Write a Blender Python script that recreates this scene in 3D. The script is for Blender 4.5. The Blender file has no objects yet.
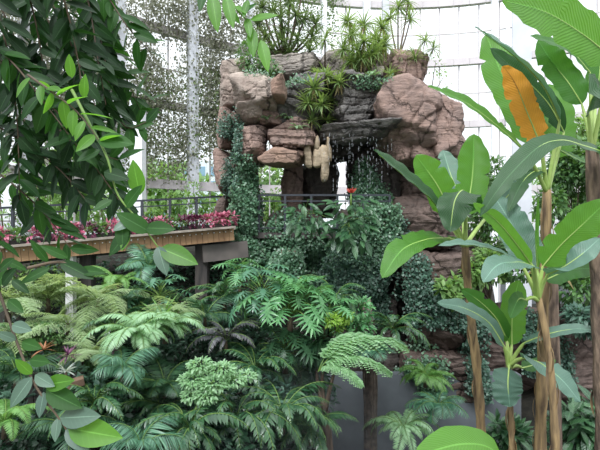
import bpy, math
import numpy as np
from mathutils import Vector, noise
from mathutils.bvhtree import BVHTree

PI = math.pi
CZ = 6.5
F = 450.0
rng = np.random.default_rng(11)
C = bpy.context.scene.collection


def P(px, py, Y):
    return np.array([(px - 300) / F * Y, Y, CZ + (225 - py) / F * Y])


def nrm(a):
    a = np.asarray(a, float)
    return a / (np.linalg.norm(a, axis=-1, keepdims=True) + 1e-12)


# ------------------------------------------------------------------ mesh builder
class MB:
    def __init__(s):
        s.V = []; s.U = []; s.F = []; s.n = 0

    def add(s, V, Fs, UV=None):
        V = np.asarray(V, float).reshape(-1, 3)
        if UV is None: UV = np.zeros((len(V), 2))
        s.V.append(V); s.U.append(np.asarray(UV, float))
        for f in Fs:
            s.F.append(np.asarray(f, int) + s.n)
        s.n += len(V)

    def inst(s, T, pos, R, sc):
        tV, tF, tU = T
        pos = np.asarray(pos, float).reshape(-1, 3); m = len(pos)
        sc = np.asarray(sc, float)
        if sc.ndim == 0: sc = np.full(m, float(sc))
        if sc.ndim == 1: sc = np.repeat(sc[:, None], 3, 1)
        L = tV[None] * sc[:, None, :]
        V = np.einsum('mij,mkj->mki', R, L) + pos[:, None]
        k = len(tV); off = (np.arange(m) * k)[:, None, None]
        Fs = [(f[None] + off).reshape(-1, f.shape[1]) for f in tF]
        s.add(V.reshape(-1, 3), Fs, np.tile(tU, (m, 1)))

    def tube(s, path, r0, r1=None, sides=6, cap=True):
        path = np.asarray(path, float); n = len(path)
        r1 = r0 if r1 is None else r1
        if np.ndim(r0) == 0: r = np.linspace(r0, r1, n)
        else: r = np.asarray(r0)
        t = nrm(np.gradient(path, axis=0))
        ref = np.array([0.31, 0.2, 0.93]) if abs(t[0][2]) < .8 else np.array([0.9, 0.4, 0.1])
        a = nrm(np.cross(t, ref)); b = np.cross(t, a)
        an = np.arange(sides) * 2 * PI / sides
        V = path[:, None] + r[:, None, None] * (a[:, None] * np.cos(an)[None, :, None] + b[:, None] * np.sin(an)[None, :, None])
        i = np.arange(n - 1)[:, None] * sides; j = np.arange(sides)[None]; j2 = (j + 1) % sides
        q = np.stack([i + j, i + j2, i + sides + j2, i + sides + j], -1).reshape(-1, 4)
        uv = np.zeros((n * sides, 2)); uv[:, 1] = np.repeat(np.linspace(0, 1, n), sides)
        fs = [q]
        if cap and sides >= 3:
            fs.append(np.arange(sides)[::-1][None]); fs.append((np.arange(sides) + (n - 1) * sides)[None])
        s.add(V.reshape(-1, 3), fs, uv)

    def box(s, a, b, R=None, o=(0, 0, 0)):
        a = np.array(a, float); b = np.array(b, float)
        V = np.array([[x, y, z] for z in (a[2], b[2]) for y in (a[1], b[1]) for x in (a[0], b[0])])
        if R is not None: V = V @ np.asarray(R).T
        V = V + np.array(o)
        s.add(V, [np.array([[0, 2, 3, 1], [4, 5, 7, 6], [0, 1, 5, 4], [2, 6, 7, 3], [0, 4, 6, 2], [1, 3, 7, 5]])])

    def beam(s, p, q, w, h):
        """box section from p to q, w wide (horizontal), h high"""
        p = np.asarray(p, float); q = np.asarray(q, float); d = nrm(q - p)
        up = np.array([0, 0, 1.0]) if abs(d[2]) < .9 else np.array([0, 1.0, 0])
        x = nrm(np.cross(d, up)); z = np.cross(x, d)
        V = np.array([c + x * sx * w / 2 + z * sz * h / 2 for c in (p, q) for sz in (-1, 1) for sx in (-1, 1)])
        s.add(V, [np.array([[0, 1, 3, 2], [4, 6, 7, 5], [0, 4, 5, 1], [2, 3, 7, 6], [0, 2, 6, 4], [1, 5, 7, 3]])])

    def mesh(s, name, mats, smooth=True):
        V = np.concatenate(s.V); U = np.concatenate(s.U)
        me = bpy.data.meshes.new(name)
        li = np.concatenate([f.ravel() for f in s.F])
        tot = np.concatenate([np.full(len(f), f.shape[1]) for f in s.F])
        st = np.concatenate([[0], np.cumsum(tot)[:-1]])
        me.vertices.add(len(V)); me.vertices.foreach_set('co', V.astype(np.float32).ravel())
        me.loops.add(len(li)); me.loops.foreach_set('vertex_index', li.astype(np.int32))
        me.polygons.add(len(tot)); me.polygons.foreach_set('loop_start', st.astype(np.int32))
        uv = me.uv_layers.new(name='UVMap')
        uv.data.foreach_set('uv', U[li].astype(np.float32).ravel())
        me.update(calc_edges=True); me.validate()
        me.shade_smooth() if smooth else me.shade_flat()
        me.materials.append(mats)
        return me

    def build(s, name, mat, parent=None, loc=None, smooth=True):
        if loc is not None:
            s.V = [v - np.asarray(loc) for v in s.V]
        return put(name, s.mesh(name, mat, smooth), parent, loc)


def put(name, me, parent=None, loc=None):
    o = bpy.data.objects.new(name, me); C.objects.link(o)
    if loc is not None: o.location = [float(v) for v in loc]
    if parent is not None: o.parent = parent
    return o


def tag(o, label=None, cat=None, group=None, kind=None):
    if label: o['label'] = label
    if cat: o['category'] = cat
    if group: o['group'] = group
    if kind: o['kind'] = kind
    return o


def thing(name, loc, label, cat, group=None, rz=0.0):
    o = bpy.data.objects.new(name, None); C.objects.link(o)
    o.location = [float(v) for v in loc]; o.rotation_euler = (0, 0, rz)
    o.empty_display_size = .1
    return tag(o, label, cat, group)


def part(mb, name, mat, root, smooth=True, label=None):
    """build from world-space geometry as a child of an unrotated empty"""
    off = np.array(root.location)
    p = root.parent
    while p is not None:
        off = off + np.array(p.location); p = p.parent
    mb.V = [v - off for v in mb.V]
    o = put(name, mb.mesh(name, mat, smooth), root)
    if label: o['label'] = label
    return o


# ------------------------------------------------------------------ frames / templates
def frames(d, up):
    d = nrm(d); up = np.broadcast_to(np.asarray(up, float), d.shape)
    x = nrm(np.cross(d, up)); z = np.cross(x, d)
    return np.stack([x, d, z], -1)


def leafT(nl=4, nc=1, w=.25, prof='ovate', fold=.25, curl=.25, stalk=0.0):
    v = np.linspace(0, 1, nl + 1)
    if prof == 'ovate': wv = np.sin(PI * np.clip(v, 0, 1) ** .8) ** .8
    elif prof == 'lance': wv = np.sin(PI * v ** .7) ** 1.0
    elif prof == 'strap': wv = np.minimum(1, v * 8 + .4) * np.clip((1 - v) * 2.2, 0, 1) ** .8
    elif prof == 'round': wv = np.sqrt(np.clip(1 - (2 * v - 1) ** 2, 0, 1))
    elif prof == 'heart': wv = np.sin(PI * v ** .55) ** .75
    wv = np.maximum(wv, .03) * w
    u = np.linspace(-1, 1, 2 * nc + 1)
    X = wv[:, None] * u[None]
    Y = (v[:, None] * (1 - stalk) + stalk) + 0 * X
    Z = np.abs(X) * fold - curl * (v[:, None] ** 2)
    V = np.stack([X, Y, Z], -1).reshape(-1, 3)
    m = 2 * nc + 1
    i = np.arange(nl)[:, None] * m; j = np.arange(m - 1)[None]
    q = np.stack([i + j, i + j + 1, i + m + j + 1, i + m + j], -1).reshape(-1, 4)
    U = np.stack([np.broadcast_to(u[None] * .5 + .5, X.shape), np.broadcast_to(v[:, None], X.shape)], -1).reshape(-1, 2)
    return V, [q], U


def tinyT(w=.3, h=.12):
    V = np.array([[0, 0, 0], [w, .45, h], [0, 1, 0], [-w, .45, h]], float)
    return V, [np.array([[0, 1, 2], [0, 2, 3]])], np.array([[.5, 0], [1, .5], [.5, 1], [0, .5]])


T_TINY = tinyT(.36, .12)
T_IVY = tinyT(.48, .1)
T_OV = leafT(3, 1, .24, 'ovate', .25, .2)
T_BIG = leafT(7, 2, .2, 'ovate', .22, .16)
T_LANCE = leafT(4, 1, .12, 'lance', .3, .25)
T_STRAP = leafT(6, 1, .035, 'strap', .4, .42)
T_STRAPW = leafT(6, 1, .06, 'strap', .35, .35)
T_ROUND = leafT(4, 1, .42, 'round', .15, .12)
T_HEART = leafT(6, 2, .3, 'heart', .2, .25)
T_PIN = leafT(3, 1, .1, 'lance', .25, .12)
T_PINN = leafT(3, 1, .06, 'lance', .3, .15)


def rand_dirs(n, upbias=0.0):
    d = rng.normal(size=(n, 3)); d = nrm(d); d[:, 2] += upbias
    return nrm(d)


def bez(p, n):
    p = [np.asarray(a, float) for a in p]
    t = np.linspace(0, 1, n)[:, None]
    while len(p) > 1:
        p = [a * (1 - t) + b * t for a, b in zip(p[:-1], p[1:])]
    return p[0] + 0 * t


def poly(p, n):
    """smooth curve through points"""
    p = np.asarray(p, float)
    s = np.concatenate([[0], np.cumsum(np.linalg.norm(np.diff(p, axis=0), axis=1))]); s /= s[-1]
    t = np.linspace(0, 1, n); m = np.gradient(p, s, axis=0)
    i = np.clip(np.searchsorted(s, t, 'right') - 1, 0, len(p) - 2)
    h = (s[i + 1] - s[i])[:, None]; x = ((t - s[i])[:, None]) / h
    return (2 * x ** 3 - 3 * x ** 2 + 1) * p[i] + (x ** 3 - 2 * x ** 2 + x) * h * m[i] + (-2 * x ** 3 + 3 * x ** 2) * p[i + 1] + (x ** 3 - x ** 2) * h * m[i + 1]


# ------------------------------------------------------------------ materials
def new_mat(name):
    m = bpy.data.materials.new(name); m.use_nodes = True
    nt = m.node_tree; nt.nodes.clear()
    out = nt.nodes.new('ShaderNodeOutputMaterial')
    return m, nt, out


def N(nt, t, **kw):
    n = nt.nodes.new(t)
    for k, v in kw.items(): setattr(n, k, v)
    return n


def mixc(nt, fac, a, b, mode='MIX'):
    n = N(nt, 'ShaderNodeMix', data_type='RGBA', blend_type=mode)
    for s, v in ((n.inputs[0], fac), (n.inputs[6], a), (n.inputs[7], b)):
        if isinstance(v, (int, float)): s.default_value = v
        elif isinstance(v, tuple): s.default_value = (*v, 1)
        else: nt.links.new(v, s)
    return n.outputs[2]


def mathn(nt, op, a, b=0.0, clamp=False):
    n = N(nt, 'ShaderNodeMath', operation=op, use_clamp=clamp)
    for s, v in ((n.inputs[0], a), (n.inputs[1], b)):
        if isinstance(v, (int, float)): s.default_value = v
        else: nt.links.new(v, s)
    return n.outputs[0]


def leaf_mat(name, c1, c2, rough=.4, tr=.35, spec=.5, vein=0, vein_col=None, tcol=None, bumpy=True):
    m, nt, out = new_mat(name)
    g = N(nt, 'ShaderNodeNewGeometry')
    col = mixc(nt, g.outputs['Random Per Island'], c1, c2)
    tc = N(nt, 'ShaderNodeTexCoord')
    nz = N(nt, 'ShaderNodeTexNoise'); nz.inputs['Scale'].default_value = 9; nt.links.new(tc.outputs['Object'], nz.inputs['Vector'])
    col = mixc(nt, mathn(nt, 'MULTIPLY', nz.outputs[0], .45), col, tuple(x * .45 for x in c1))
    bump = None
    if vein:
        uv = N(nt, 'ShaderNodeSeparateXYZ'); nt.links.new(tc.outputs['UV'], uv.inputs[0])
        au = mathn(nt, 'ABSOLUTE', mathn(nt, 'SUBTRACT', uv.outputs[0], .5))
        rib = mathn(nt, 'MULTIPLY', mathn(nt, 'LESS_THAN', au, .022), .7)
        ph = mathn(nt, 'SUBTRACT', mathn(nt, 'MULTIPLY', uv.outputs[1], float(vein)), mathn(nt, 'MULTIPLY', au, vein * .35))
        st = mathn(nt, 'SINE', mathn(nt, 'MULTIPLY', ph, 2 * PI))
        st01 = mathn(nt, 'POWER', mathn(nt, 'MAXIMUM', st, 0.0), 6.0)
        vc = vein_col or tuple(min(1, x * 1.6 + .03) for x in c2)
        col = mixc(nt, mathn(nt, 'MULTIPLY', st01, .22 if bumpy else .08), col, vc)
        col = mixc(nt, rib, col, vc)
        b = N(nt, 'ShaderNodeBump'); b.inputs['Strength'].default_value = .28; b.inputs['Distance'].default_value = .008
        nt.links.new(st, b.inputs['Height']); bump = b.outputs[0] if bumpy else None
    p = N(nt, 'ShaderNodeBsdfPrincipled')
    nt.links.new(col, p.inputs['Base Color'])
    p.inputs['Roughness'].default_value = rough; p.inputs['Specular IOR Level'].default_value = spec
    t = N(nt, 'ShaderNodeBsdfTranslucent')
    hs = mixc(nt, .55, col, tcol or (c2[0] * 1.9, c2[1] * 1.9, c2[2] * .8))
    nt.links.new(hs, t.inputs['Color'])
    if bump: nt.links.new(bump, p.inputs['Normal'])
    mx = N(nt, 'ShaderNodeMixShader'); mx.inputs[0].default_value = tr
    nt.links.new(p.outputs[0], mx.inputs[1]); nt.links.new(t.outputs[0], mx.inputs[2])
    nt.links.new(mx.outputs[0], out.inputs[0])
    return m


def solid_mat(name, c1, c2=None, rough=.6, scale=4, metal=0, bump=.2, detail=6, stretch=(1, 1, 1), spec=.4, dist=.02):
    m, nt, out = new_mat(name)
    tc = N(nt, 'ShaderNodeTexCoord'); mp = N(nt, 'ShaderNodeMapping'); mp.inputs['Scale'].default_value = stretch
    nt.links.new(tc.outputs['Object'], mp.inputs[0])
    nz = N(nt, 'ShaderNodeTexNoise'); nz.inputs['Scale'].default_value = scale; nz.inputs['Detail'].default_value = detail
    nt.links.new(mp.outputs[0], nz.inputs['Vector'])
    r = N(nt, 'ShaderNodeMapRange'); r.inputs[1].default_value = .35; r.inputs[2].default_value = .65
    nt.links.new(nz.outputs[0], r.inputs[0])
    col = mixc(nt, r.outputs[0], c1, c2 or c1)
    p = N(nt, 'ShaderNodeBsdfPrincipled'); nt.links.new(col, p.inputs['Base Color'])
    p.inputs['Roughness'].default_value = rough; p.inputs['Metallic'].default_value = metal; p.inputs['Specular IOR Level'].default_value = spec
    if bump:
        b = N(nt, 'ShaderNodeBump'); b.inputs['Strength'].default_value = bump; b.inputs['Distance'].default_value = dist
        nt.links.new(nz.outputs[0], b.inputs['Height']); nt.links.new(b.outputs[0], p.inputs['Normal'])
    nt.links.new(p.outputs[0], out.inputs[0])
    return m


def rock_mat(name, c1, c2, c3, rough=.8, strata=.5, spec=.3):
    """mottled stone: two stone tones, dark mineral streaks, thin cracks, layered bump"""
    m, nt, out = new_mat(name)
    tc = N(nt, 'ShaderNodeTexCoord')
    n1 = N(nt, 'ShaderNodeTexNoise'); n1.inputs['Scale'].default_value = 1.6; n1.inputs['Detail'].default_value = 8; n1.inputs['Roughness'].default_value = .65
    nt.links.new(tc.outputs['Object'], n1.inputs['Vector'])
    r1 = N(nt, 'ShaderNodeMapRange'); r1.inputs[1].default_value = .38; r1.inputs[2].default_value = .62; nt.links.new(n1.outputs[0], r1.inputs[0])
    mp = N(nt, 'ShaderNodeMapping'); mp.inputs['Scale'].default_value = (1.2, 1.2, 7); nt.links.new(tc.outputs['Object'], mp.inputs[0])
    n2 = N(nt, 'ShaderNodeTexNoise'); n2.inputs['Scale'].default_value = 2.2; n2.inputs['Detail'].default_value = 7; n2.inputs['Roughness'].default_value = .7
    nt.links.new(mp.outputs[0], n2.inputs['Vector'])
    r2 = N(nt, 'ShaderNodeMapRange'); r2.inputs[1].default_value = .5; r2.inputs[2].default_value = .7; nt.links.new(n2.outputs[0], r2.inputs[0])
    vo = N(nt, 'ShaderNodeTexVoronoi', feature='DISTANCE_TO_EDGE'); vo.inputs['Scale'].default_value = .55
    dm = mixc(nt, .4, tc.outputs['Object'], n1.outputs[1]); nt.links.new(dm, vo.inputs['Vector'])
    cr = N(nt, 'ShaderNodeMapRange'); cr.inputs[1].default_value = 0; cr.inputs[2].default_value = .012; cr.inputs[3].default_value = 1; cr.inputs[4].default_value = 0
    nt.links.new(vo.outputs['Distance'], cr.inputs[0])
    col = mixc(nt, r1.outputs[0], c1, c2)
    col = mixc(nt, mathn(nt, 'MULTIPLY', r2.outputs[0], strata), col, c3)
    col = mixc(nt, mathn(nt, 'MULTIPLY', cr.outputs[0], .7), col, tuple(x * .3 for x in c3))
    p = N(nt, 'ShaderNodeBsdfPrincipled'); nt.links.new(col, p.inputs['Base Color'])
    p.inputs['Roughness'].default_value = rough; p.inputs['Specular IOR Level'].default_value = spec
    h = mathn(nt, 'ADD', mathn(nt, 'MULTIPLY', n2.outputs[0], .8), n1.outputs[0])
    h = mathn(nt, 'SUBTRACT', h, mathn(nt, 'MULTIPLY', cr.outputs[0], .5))
    b = N(nt, 'ShaderNodeBump'); b.inputs['Strength'].default_value = .8; b.inputs['Distance'].default_value = .1
    nt.links.new(h, b.inputs['Height']); nt.links.new(b.outputs[0], p.inputs['Normal'])
    nt.links.new(p.outputs[0], out.inputs[0])
    return m


M = {}
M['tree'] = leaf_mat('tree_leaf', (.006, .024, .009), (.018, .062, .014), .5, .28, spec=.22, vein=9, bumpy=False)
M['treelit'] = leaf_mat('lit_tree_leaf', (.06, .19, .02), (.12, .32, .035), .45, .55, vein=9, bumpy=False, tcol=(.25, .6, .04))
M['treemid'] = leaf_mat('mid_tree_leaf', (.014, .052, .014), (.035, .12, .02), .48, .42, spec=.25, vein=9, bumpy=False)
M['treegrey'] = leaf_mat('sheen_tree_leaf', (.05, .10, .075), (.09, .16, .11), .4, .2, vein=9, bumpy=False)
M['banana'] = leaf_mat('banana_leaf', (.045, .155, .03), (.06, .2, .035), .42, .5, vein=34, tcol=(.16, .42, .04))
M['bananabright'] = leaf_mat('bright_banana_leaf', (.075, .235, .03), (.105, .29, .04), .45, .5, vein=34, tcol=(.28, .62, .06))
M['bananadark'] = leaf_mat('dark_banana_leaf', (.018, .07, .022), (.03, .10, .028), .45, .3, vein=34)
M['bananapale'] = leaf_mat('pale_banana_leaf', (.1, .19, .15), (.13, .25, .18), .38, .3, vein=34, tcol=(.12, .3, .1))  # pale sky sheen on the leaves is put into this colour
M['dead'] = leaf_mat('dead_leaf', (.72, .30, .03), (.82, .38, .05), .7, .4, vein=26, vein_col=(.2, .08, .02), tcol=(.85, .4, .05))
M['ivy'] = leaf_mat('ivy_leaf', (.05, .13, .075), (.17, .31, .19), .36, .25)
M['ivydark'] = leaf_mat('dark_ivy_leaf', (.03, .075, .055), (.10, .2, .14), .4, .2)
M['curtain'] = leaf_mat('curtain_vine_leaf', (.12, .14, .09), (.42, .42, .34), .6, .4, tcol=(.4, .42, .25))
M['curtaingreen'] = leaf_mat('curtain_vine_green_leaf', (.08, .14, .04), (.2, .28, .1), .6, .35, tcol=(.25, .4, .1))
M['fern'] = leaf_mat('fern_green', (.10, .25, .06), (.22, .42, .13), .38, .35)
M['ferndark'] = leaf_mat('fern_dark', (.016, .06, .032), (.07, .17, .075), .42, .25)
M['fernpale'] = leaf_mat('fern_pale', (.17, .34, .16), (.36, .55, .34), .38, .3)
M['fernblue'] = leaf_mat('fern_bluegreen', (.035, .12, .075), (.15, .33, .2), .3, .25)
M['feather'] = leaf_mat('feathery_green', (.20, .31, .15), (.40, .50, .30), .6, .35)
M['cover'] = leaf_mat('shaded_cover_leaf', (.008, .03, .018), (.03, .085, .045), .4, .2)  # shade under the canopies is put into this darker leaf colour
M['caneleaf'] = leaf_mat('cane_leaf', (.014, .06, .026), (.075, .18, .075), .28, .2, spec=.6)
M['limeleaf'] = leaf_mat('lime_leaf', (.12, .26, .03), (.28, .44, .08), .4, .35)
M['dusk'] = leaf_mat('dusky_leaf', (.03, .035, .04), (.12, .12, .13), .35, .15)
M['philo'] = leaf_mat('split_leaf_green', (.05, .19, .07), (.17, .38, .16), .28, .22)
M['yucca'] = leaf_mat('strap_leaf_green', (.11, .20, .06), (.27, .38, .16), .5, .35)
M['yuccadark'] = leaf_mat('strap_leaf_dark', (.05, .10, .04), (.16, .24, .10), .5, .3)
M['dryleaf'] = leaf_mat('dry_strap_leaf', (.3, .24, .12), (.5, .42, .22), .7, .3)
M['bush'] = leaf_mat('bush_leaf', (.03, .09, .03), (.13, .26, .08), .45, .3)
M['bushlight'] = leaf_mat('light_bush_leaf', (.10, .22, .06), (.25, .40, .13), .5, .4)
M['glossy'] = leaf_mat('glossy_dark_leaf', (.02, .065, .03), (.06, .15, .06), .28, .15, vein=8)
M['pink'] = leaf_mat('pink_leaf', (.35, .05, .12), (.62, .25, .32), .5, .25, tcol=(.6, .1, .2))
M['maroon'] = leaf_mat('maroon_leaf', (.05, .012, .03), (.17, .03, .08), .45, .15, tcol=(.3, .03, .1))
M['silver'] = leaf_mat('silver_leaf', (.3, .36, .33), (.5, .55, .5), .5, .2)
M['orangeleaf'] = leaf_mat('orange_brown_leaf', (.22, .09, .04), (.35, .16, .07), .5, .2)
M['redflower'] = leaf_mat('red_bract', (.35, .03, .02), (.5, .06, .03), .45, .3, tcol=(.6, .05, .02))
M['purple'] = leaf_mat('purple_leaf', (.06, .02, .06), (.2, .06, .13), .45, .2, tcol=(.3, .05, .2))
M['stem'] = solid_mat('green_stem', (.09, .17, .03), (.16, .26, .06), .55)
M['twig'] = solid_mat('brown_twig', (.06, .045, .03), (.12, .09, .06), .8)
M['rib'] = solid_mat('pale_green_rib', (.28, .42, .1), (.38, .5, .16), .45, bump=0)
M['petiole'] = solid_mat('banana_petiole', (.25, .36, .08), (.42, .46, .14), .5, 6, stretch=(1, 1, .3))
M['pseudo'] = solid_mat('banana_stem_sheath', (.11, .075, .045), (.36, .25, .12), .8, 5, stretch=(3, 3, .35), bump=.7, dist=.05)
M['bark'] = solid_mat('bark', (.035, .025, .018), (.12, .085, .06), .9, 5, stretch=(2, 2, .5), bump=.8, dist=.05)
M['shaggy'] = solid_mat('shaggy_bark', (.07, .05, .04), (.25, .18, .13), .9, 7, stretch=(2, 2, .4), bump=.9, dist=.06)
M['rock_tan'] = rock_mat('rock_tan', (.30, .235, .20), (.42, .35, .30), (.13, .11, .10), strata=.5)
M['rock_pink'] = rock_mat('rock_pink', (.30, .205, .17), (.22, .16, .14), (.08, .06, .053), strata=.5)
M['rock_orange'] = rock_mat('rock_orange', (.32, .21, .16), (.25, .17, .135), (.10, .07, .06), strata=.3)
M['rock_grey'] = rock_mat('rock_grey', (.25, .22, .20), (.36, .32, .28), (.12, .11, .10), strata=.5)
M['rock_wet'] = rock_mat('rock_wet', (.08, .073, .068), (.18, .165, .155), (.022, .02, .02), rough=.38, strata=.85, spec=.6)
M['rock_shaded'] = rock_mat('rock_shaded', (.05, .043, .04), (.09, .075, .065), (.02, .018, .017), rough=.6, strata=.7)  # shade of the cave and recesses is put into this stone colour
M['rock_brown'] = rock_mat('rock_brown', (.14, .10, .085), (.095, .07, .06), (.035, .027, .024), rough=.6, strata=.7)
M['stone_beige'] = rock_mat('stone_beige', (.45, .36, .25), (.34, .27, .19), (.18, .14, .10), strata=.3)
M['steel'] = solid_mat('painted_steel', (.52, .54, .58), (.60, .62, .66), .5, 1.2, bump=0)
M['steelwhite'] = solid_mat('white_painted_steel', (.78, .80, .84), (.83, .85, .88), .5, 1.2, bump=0)
M['steelwarm'] = solid_mat('pinkish_steel', (.53, .49, .50), (.60, .56, .57), .5, 1.2, bump=0)
M['rail'] = solid_mat('dark_rail_metal', (.035, .04, .05), (.05, .055, .065), .4, 3, metal=.3, bump=0)
M['wood'] = solid_mat('fascia_wood', (.25, .145, .075), (.36, .22, .12), .7, 3, stretch=(1, 1, .4), bump=.3)
M['plank'] = solid_mat('weathered_plank', (.20, .17, .14), (.32, .28, .24), .8, 4, bump=.3)
M['whitepost'] = solid_mat('white_peeling_post', (.5, .5, .5), (.72, .72, .72), .7, 6, bump=.3)
M['darkwood'] = solid_mat('dark_wood', (.03, .027, .027), (.07, .06, .055), .7, 4, stretch=(3, 3, .4), bump=.4)
M['duct'] = solid_mat('dark_duct', (.09, .08, .075), (.14, .12, .11), .5, 2, bump=.1)
M['soil'] = solid_mat('soil', (.008, .008, .006), (.022, .02, .014), .95, 3, bump=.8, dist=.1)  # near-black, so gaps between the plants read as shade
M['plaster'] = solid_mat('grey_plaster', (.07, .08, .09), (.13, .145, .16), .8, 1.0, bump=.25)
M['lawn'] = solid_mat('lawn', (.06, .12, .03), (.12, .19, .06), .9, 3)
M['terracotta'] = solid_mat('terracotta', (.13, .08, .055), (.2, .13, .09), .8, 5)
M['facade'] = solid_mat('pale_facade', (.5, .55, .6), (.6, .64, .68), .6, .2, bump=0)
M['facadeglass'] = solid_mat('facade_glass', (.15, .25, .35), (.2, .32, .42), .2, .2, bump=0)
M['root'] = solid_mat('aerial_root', (.05, .04, .035), (.13, .10, .08), .9, 8, bump=.5)


def glass_mat():
    m, nt, out = new_mat('window_glass')
    t = N(nt, 'ShaderNodeBsdfTransparent'); t.inputs[0].default_value = (.95, .97, .97, 1)
    g = N(nt, 'ShaderNodeBsdfGlossy'); g.inputs['Roughness'].default_value = .03
    fr = N(nt, 'ShaderNodeFresnel'); fr.inputs[0].default_value = 1.45
    mx = N(nt, 'ShaderNodeMixShader'); nt.links.new(mathn(nt, 'MULTIPLY', fr.outputs[0], .6), mx.inputs[0])
    nt.links.new(t.outputs[0], mx.inputs[1]); nt.links.new(g.outputs[0], mx.inputs[2]); nt.links.new(mx.outputs[0], out.inputs[0])
    return m


M['glass'] = glass_mat()


def water_mat():
    m, nt, out = new_mat('falling_water')
    t = N(nt, 'ShaderNodeBsdfTransparent')
    g = N(nt, 'ShaderNodeBsdfPrincipled'); g.inputs['Base Color'].default_value = (.75, .8, .85, 1); g.inputs['Roughness'].default_value = .15
    mx = N(nt, 'ShaderNodeMixShader'); mx.inputs[0].default_value = .45
    nt.links.new(t.outputs[0], mx.inputs[1]); nt.links.new(g.outputs[0], mx.inputs[2]); nt.links.new(mx.outputs[0], out.inputs[0])
    return m


M['water'] = water_mat()

# ------------------------------------------------------------------ world, camera
sc = bpy.context.scene
w = bpy.data.worlds.new('World'); sc.world = w; w.use_nodes = True
nt = w.node_tree; nt.nodes.clear()
wo = N(nt, 'ShaderNodeOutputWorld'); bg = N(nt, 'ShaderNodeBackground')
tc = N(nt, 'ShaderNodeTexCoord'); sx = N(nt, 'ShaderNodeSeparateXYZ'); nt.links.new(tc.outputs['Generated'], sx.inputs[0])
cr = N(nt, 'ShaderNodeValToRGB'); nt.links.new(mathn(nt, 'ADD', mathn(nt, 'MULTIPLY', sx.outputs[2], .5), .5), cr.inputs[0])
e = cr.color_ramp.elements
e[0].position = .46; e[0].color = (.10, .11, .12, 1)
e[1].position = 1.0; e[1].color = (1.65, 1.7, 1.75, 1)
k = e.new(.52); k.color = (.72, .76, .80, 1)
k = e.new(.66); k.color = (.8, .83, .87, 1)
nt.links.new(cr.outputs[0], bg.inputs[0]); bg.inputs[1].default_value = 1.45
nt.links.new(bg.outputs[0], wo.inputs[0])

sun = bpy.data.lights.new('daylight', 'SUN'); sun.energy = 3.2; sun.angle = math.radians(22); sun.color = (.95, .98, 1.0)
so = bpy.data.objects.new('daylight', sun); C.objects.link(so); so.rotation_euler = (math.radians(38), math.radians(-12), 0)

cam = bpy.data.cameras.new('camera'); cam.sensor_width = 36; cam.lens = 27; cam.clip_end = 300
co = bpy.data.objects.new('camera', cam); C.objects.link(co); co.location = (0, 0, CZ); co.rotation_euler = (PI / 2, 0, 0)
sc.camera = co
sc.view_settings.view_transform = 'Standard'; sc.view_settings.look = 'None'; sc.view_settings.gamma = 1
sc.view_settings.use_curve_mapping = False; sc.view_settings.exposure = .25

# ------------------------------------------------------------------ ground


def sstep(a, b, x):
    t = np.clip((x - a) / (b - a), 0, 1); return t * t * (3 - 2 * t)


def ground(x, y):
    left = 1 - sstep(-.9, .7, x)
    z = 3.1 * left * sstep(4.6, 6.5, y) + .2 * left * np.clip(y - 6.5, 0, 7)
    z = z + 2.3 * sstep(12.4, 14, y) * (1 - left) + 1.35 * left * sstep(10.6, 12.4, y)  # left bank raised as dark backing for the shade under the walkway
    right = sstep(4.0, 7.0, x)
    z = np.maximum(z, 1.6 * right * sstep(9, 12, y))
    return z


def gz(x, y):
    return float(ground(np.array(float(x)), np.array(float(y)))) + .06 * noise.noise(Vector((x * 1.3, y * 1.3, 0)))


gx = np.linspace(-15, 22, 100); gy = np.linspace(2.3, 24, 80)
GX, GY = np.meshgrid(gx, gy)
GZ = np.array([[gz(a, b) for a in gx] for b in gy])
b = MB()
nx = len(gx); i = np.arange(len(gy) - 1)[:, None] * nx; j = np.arange(nx - 1)[None]
b.add(np.stack([GX, GY, GZ], -1).reshape(-1, 3), [np.stack([i + j, i + j + 1, i + nx + j + 1, i + nx + j], -1).reshape(-1, 4)])
tag(b.build('floor', M['soil']), 'planted earth and banks under the ferns, darkened to stand for shade', kind='structure')

b = MB(); b.box((-5, -2.5, 4.65), (5, 2.2, 4.9))
tag(b.build('floor_1', M['plank'], smooth=False), 'raised viewing deck under the viewer', kind='structure')

# ------------------------------------------------------------------ glasshouse wall
GC = np.array([5.0, 7.0]); GR = 16.4


def ang_px(px):
    a = (px - 300) / F
    A = 1 + a * a; B = -2 * (a * GC[0] + GC[1]); D = GC @ GC - GR * GR
    Y = (-B + math.sqrt(B * B - 4 * A * D)) / (2 * A)
    return math.atan2(Y - GC[1], a * Y - GC[0])


def gp(t, z, r=GR):
    return np.array([GC[0] + r * math.cos(t), GC[1] + r * math.sin(t), z])


LV = [CZ + v for v in (-1.5, 1.75, 5.15, 8.35, 11.4, 14.6)]


def arc_beam(b, t0, t1, z, r, w, h, n=24):
    for k in range(n):
        b.beam(gp(t0 + (t1 - t0) * k / n, z, r), gp(t0 + (t1 - t0) * (k + 1) / n + .001, z, r), w, h)


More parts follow.
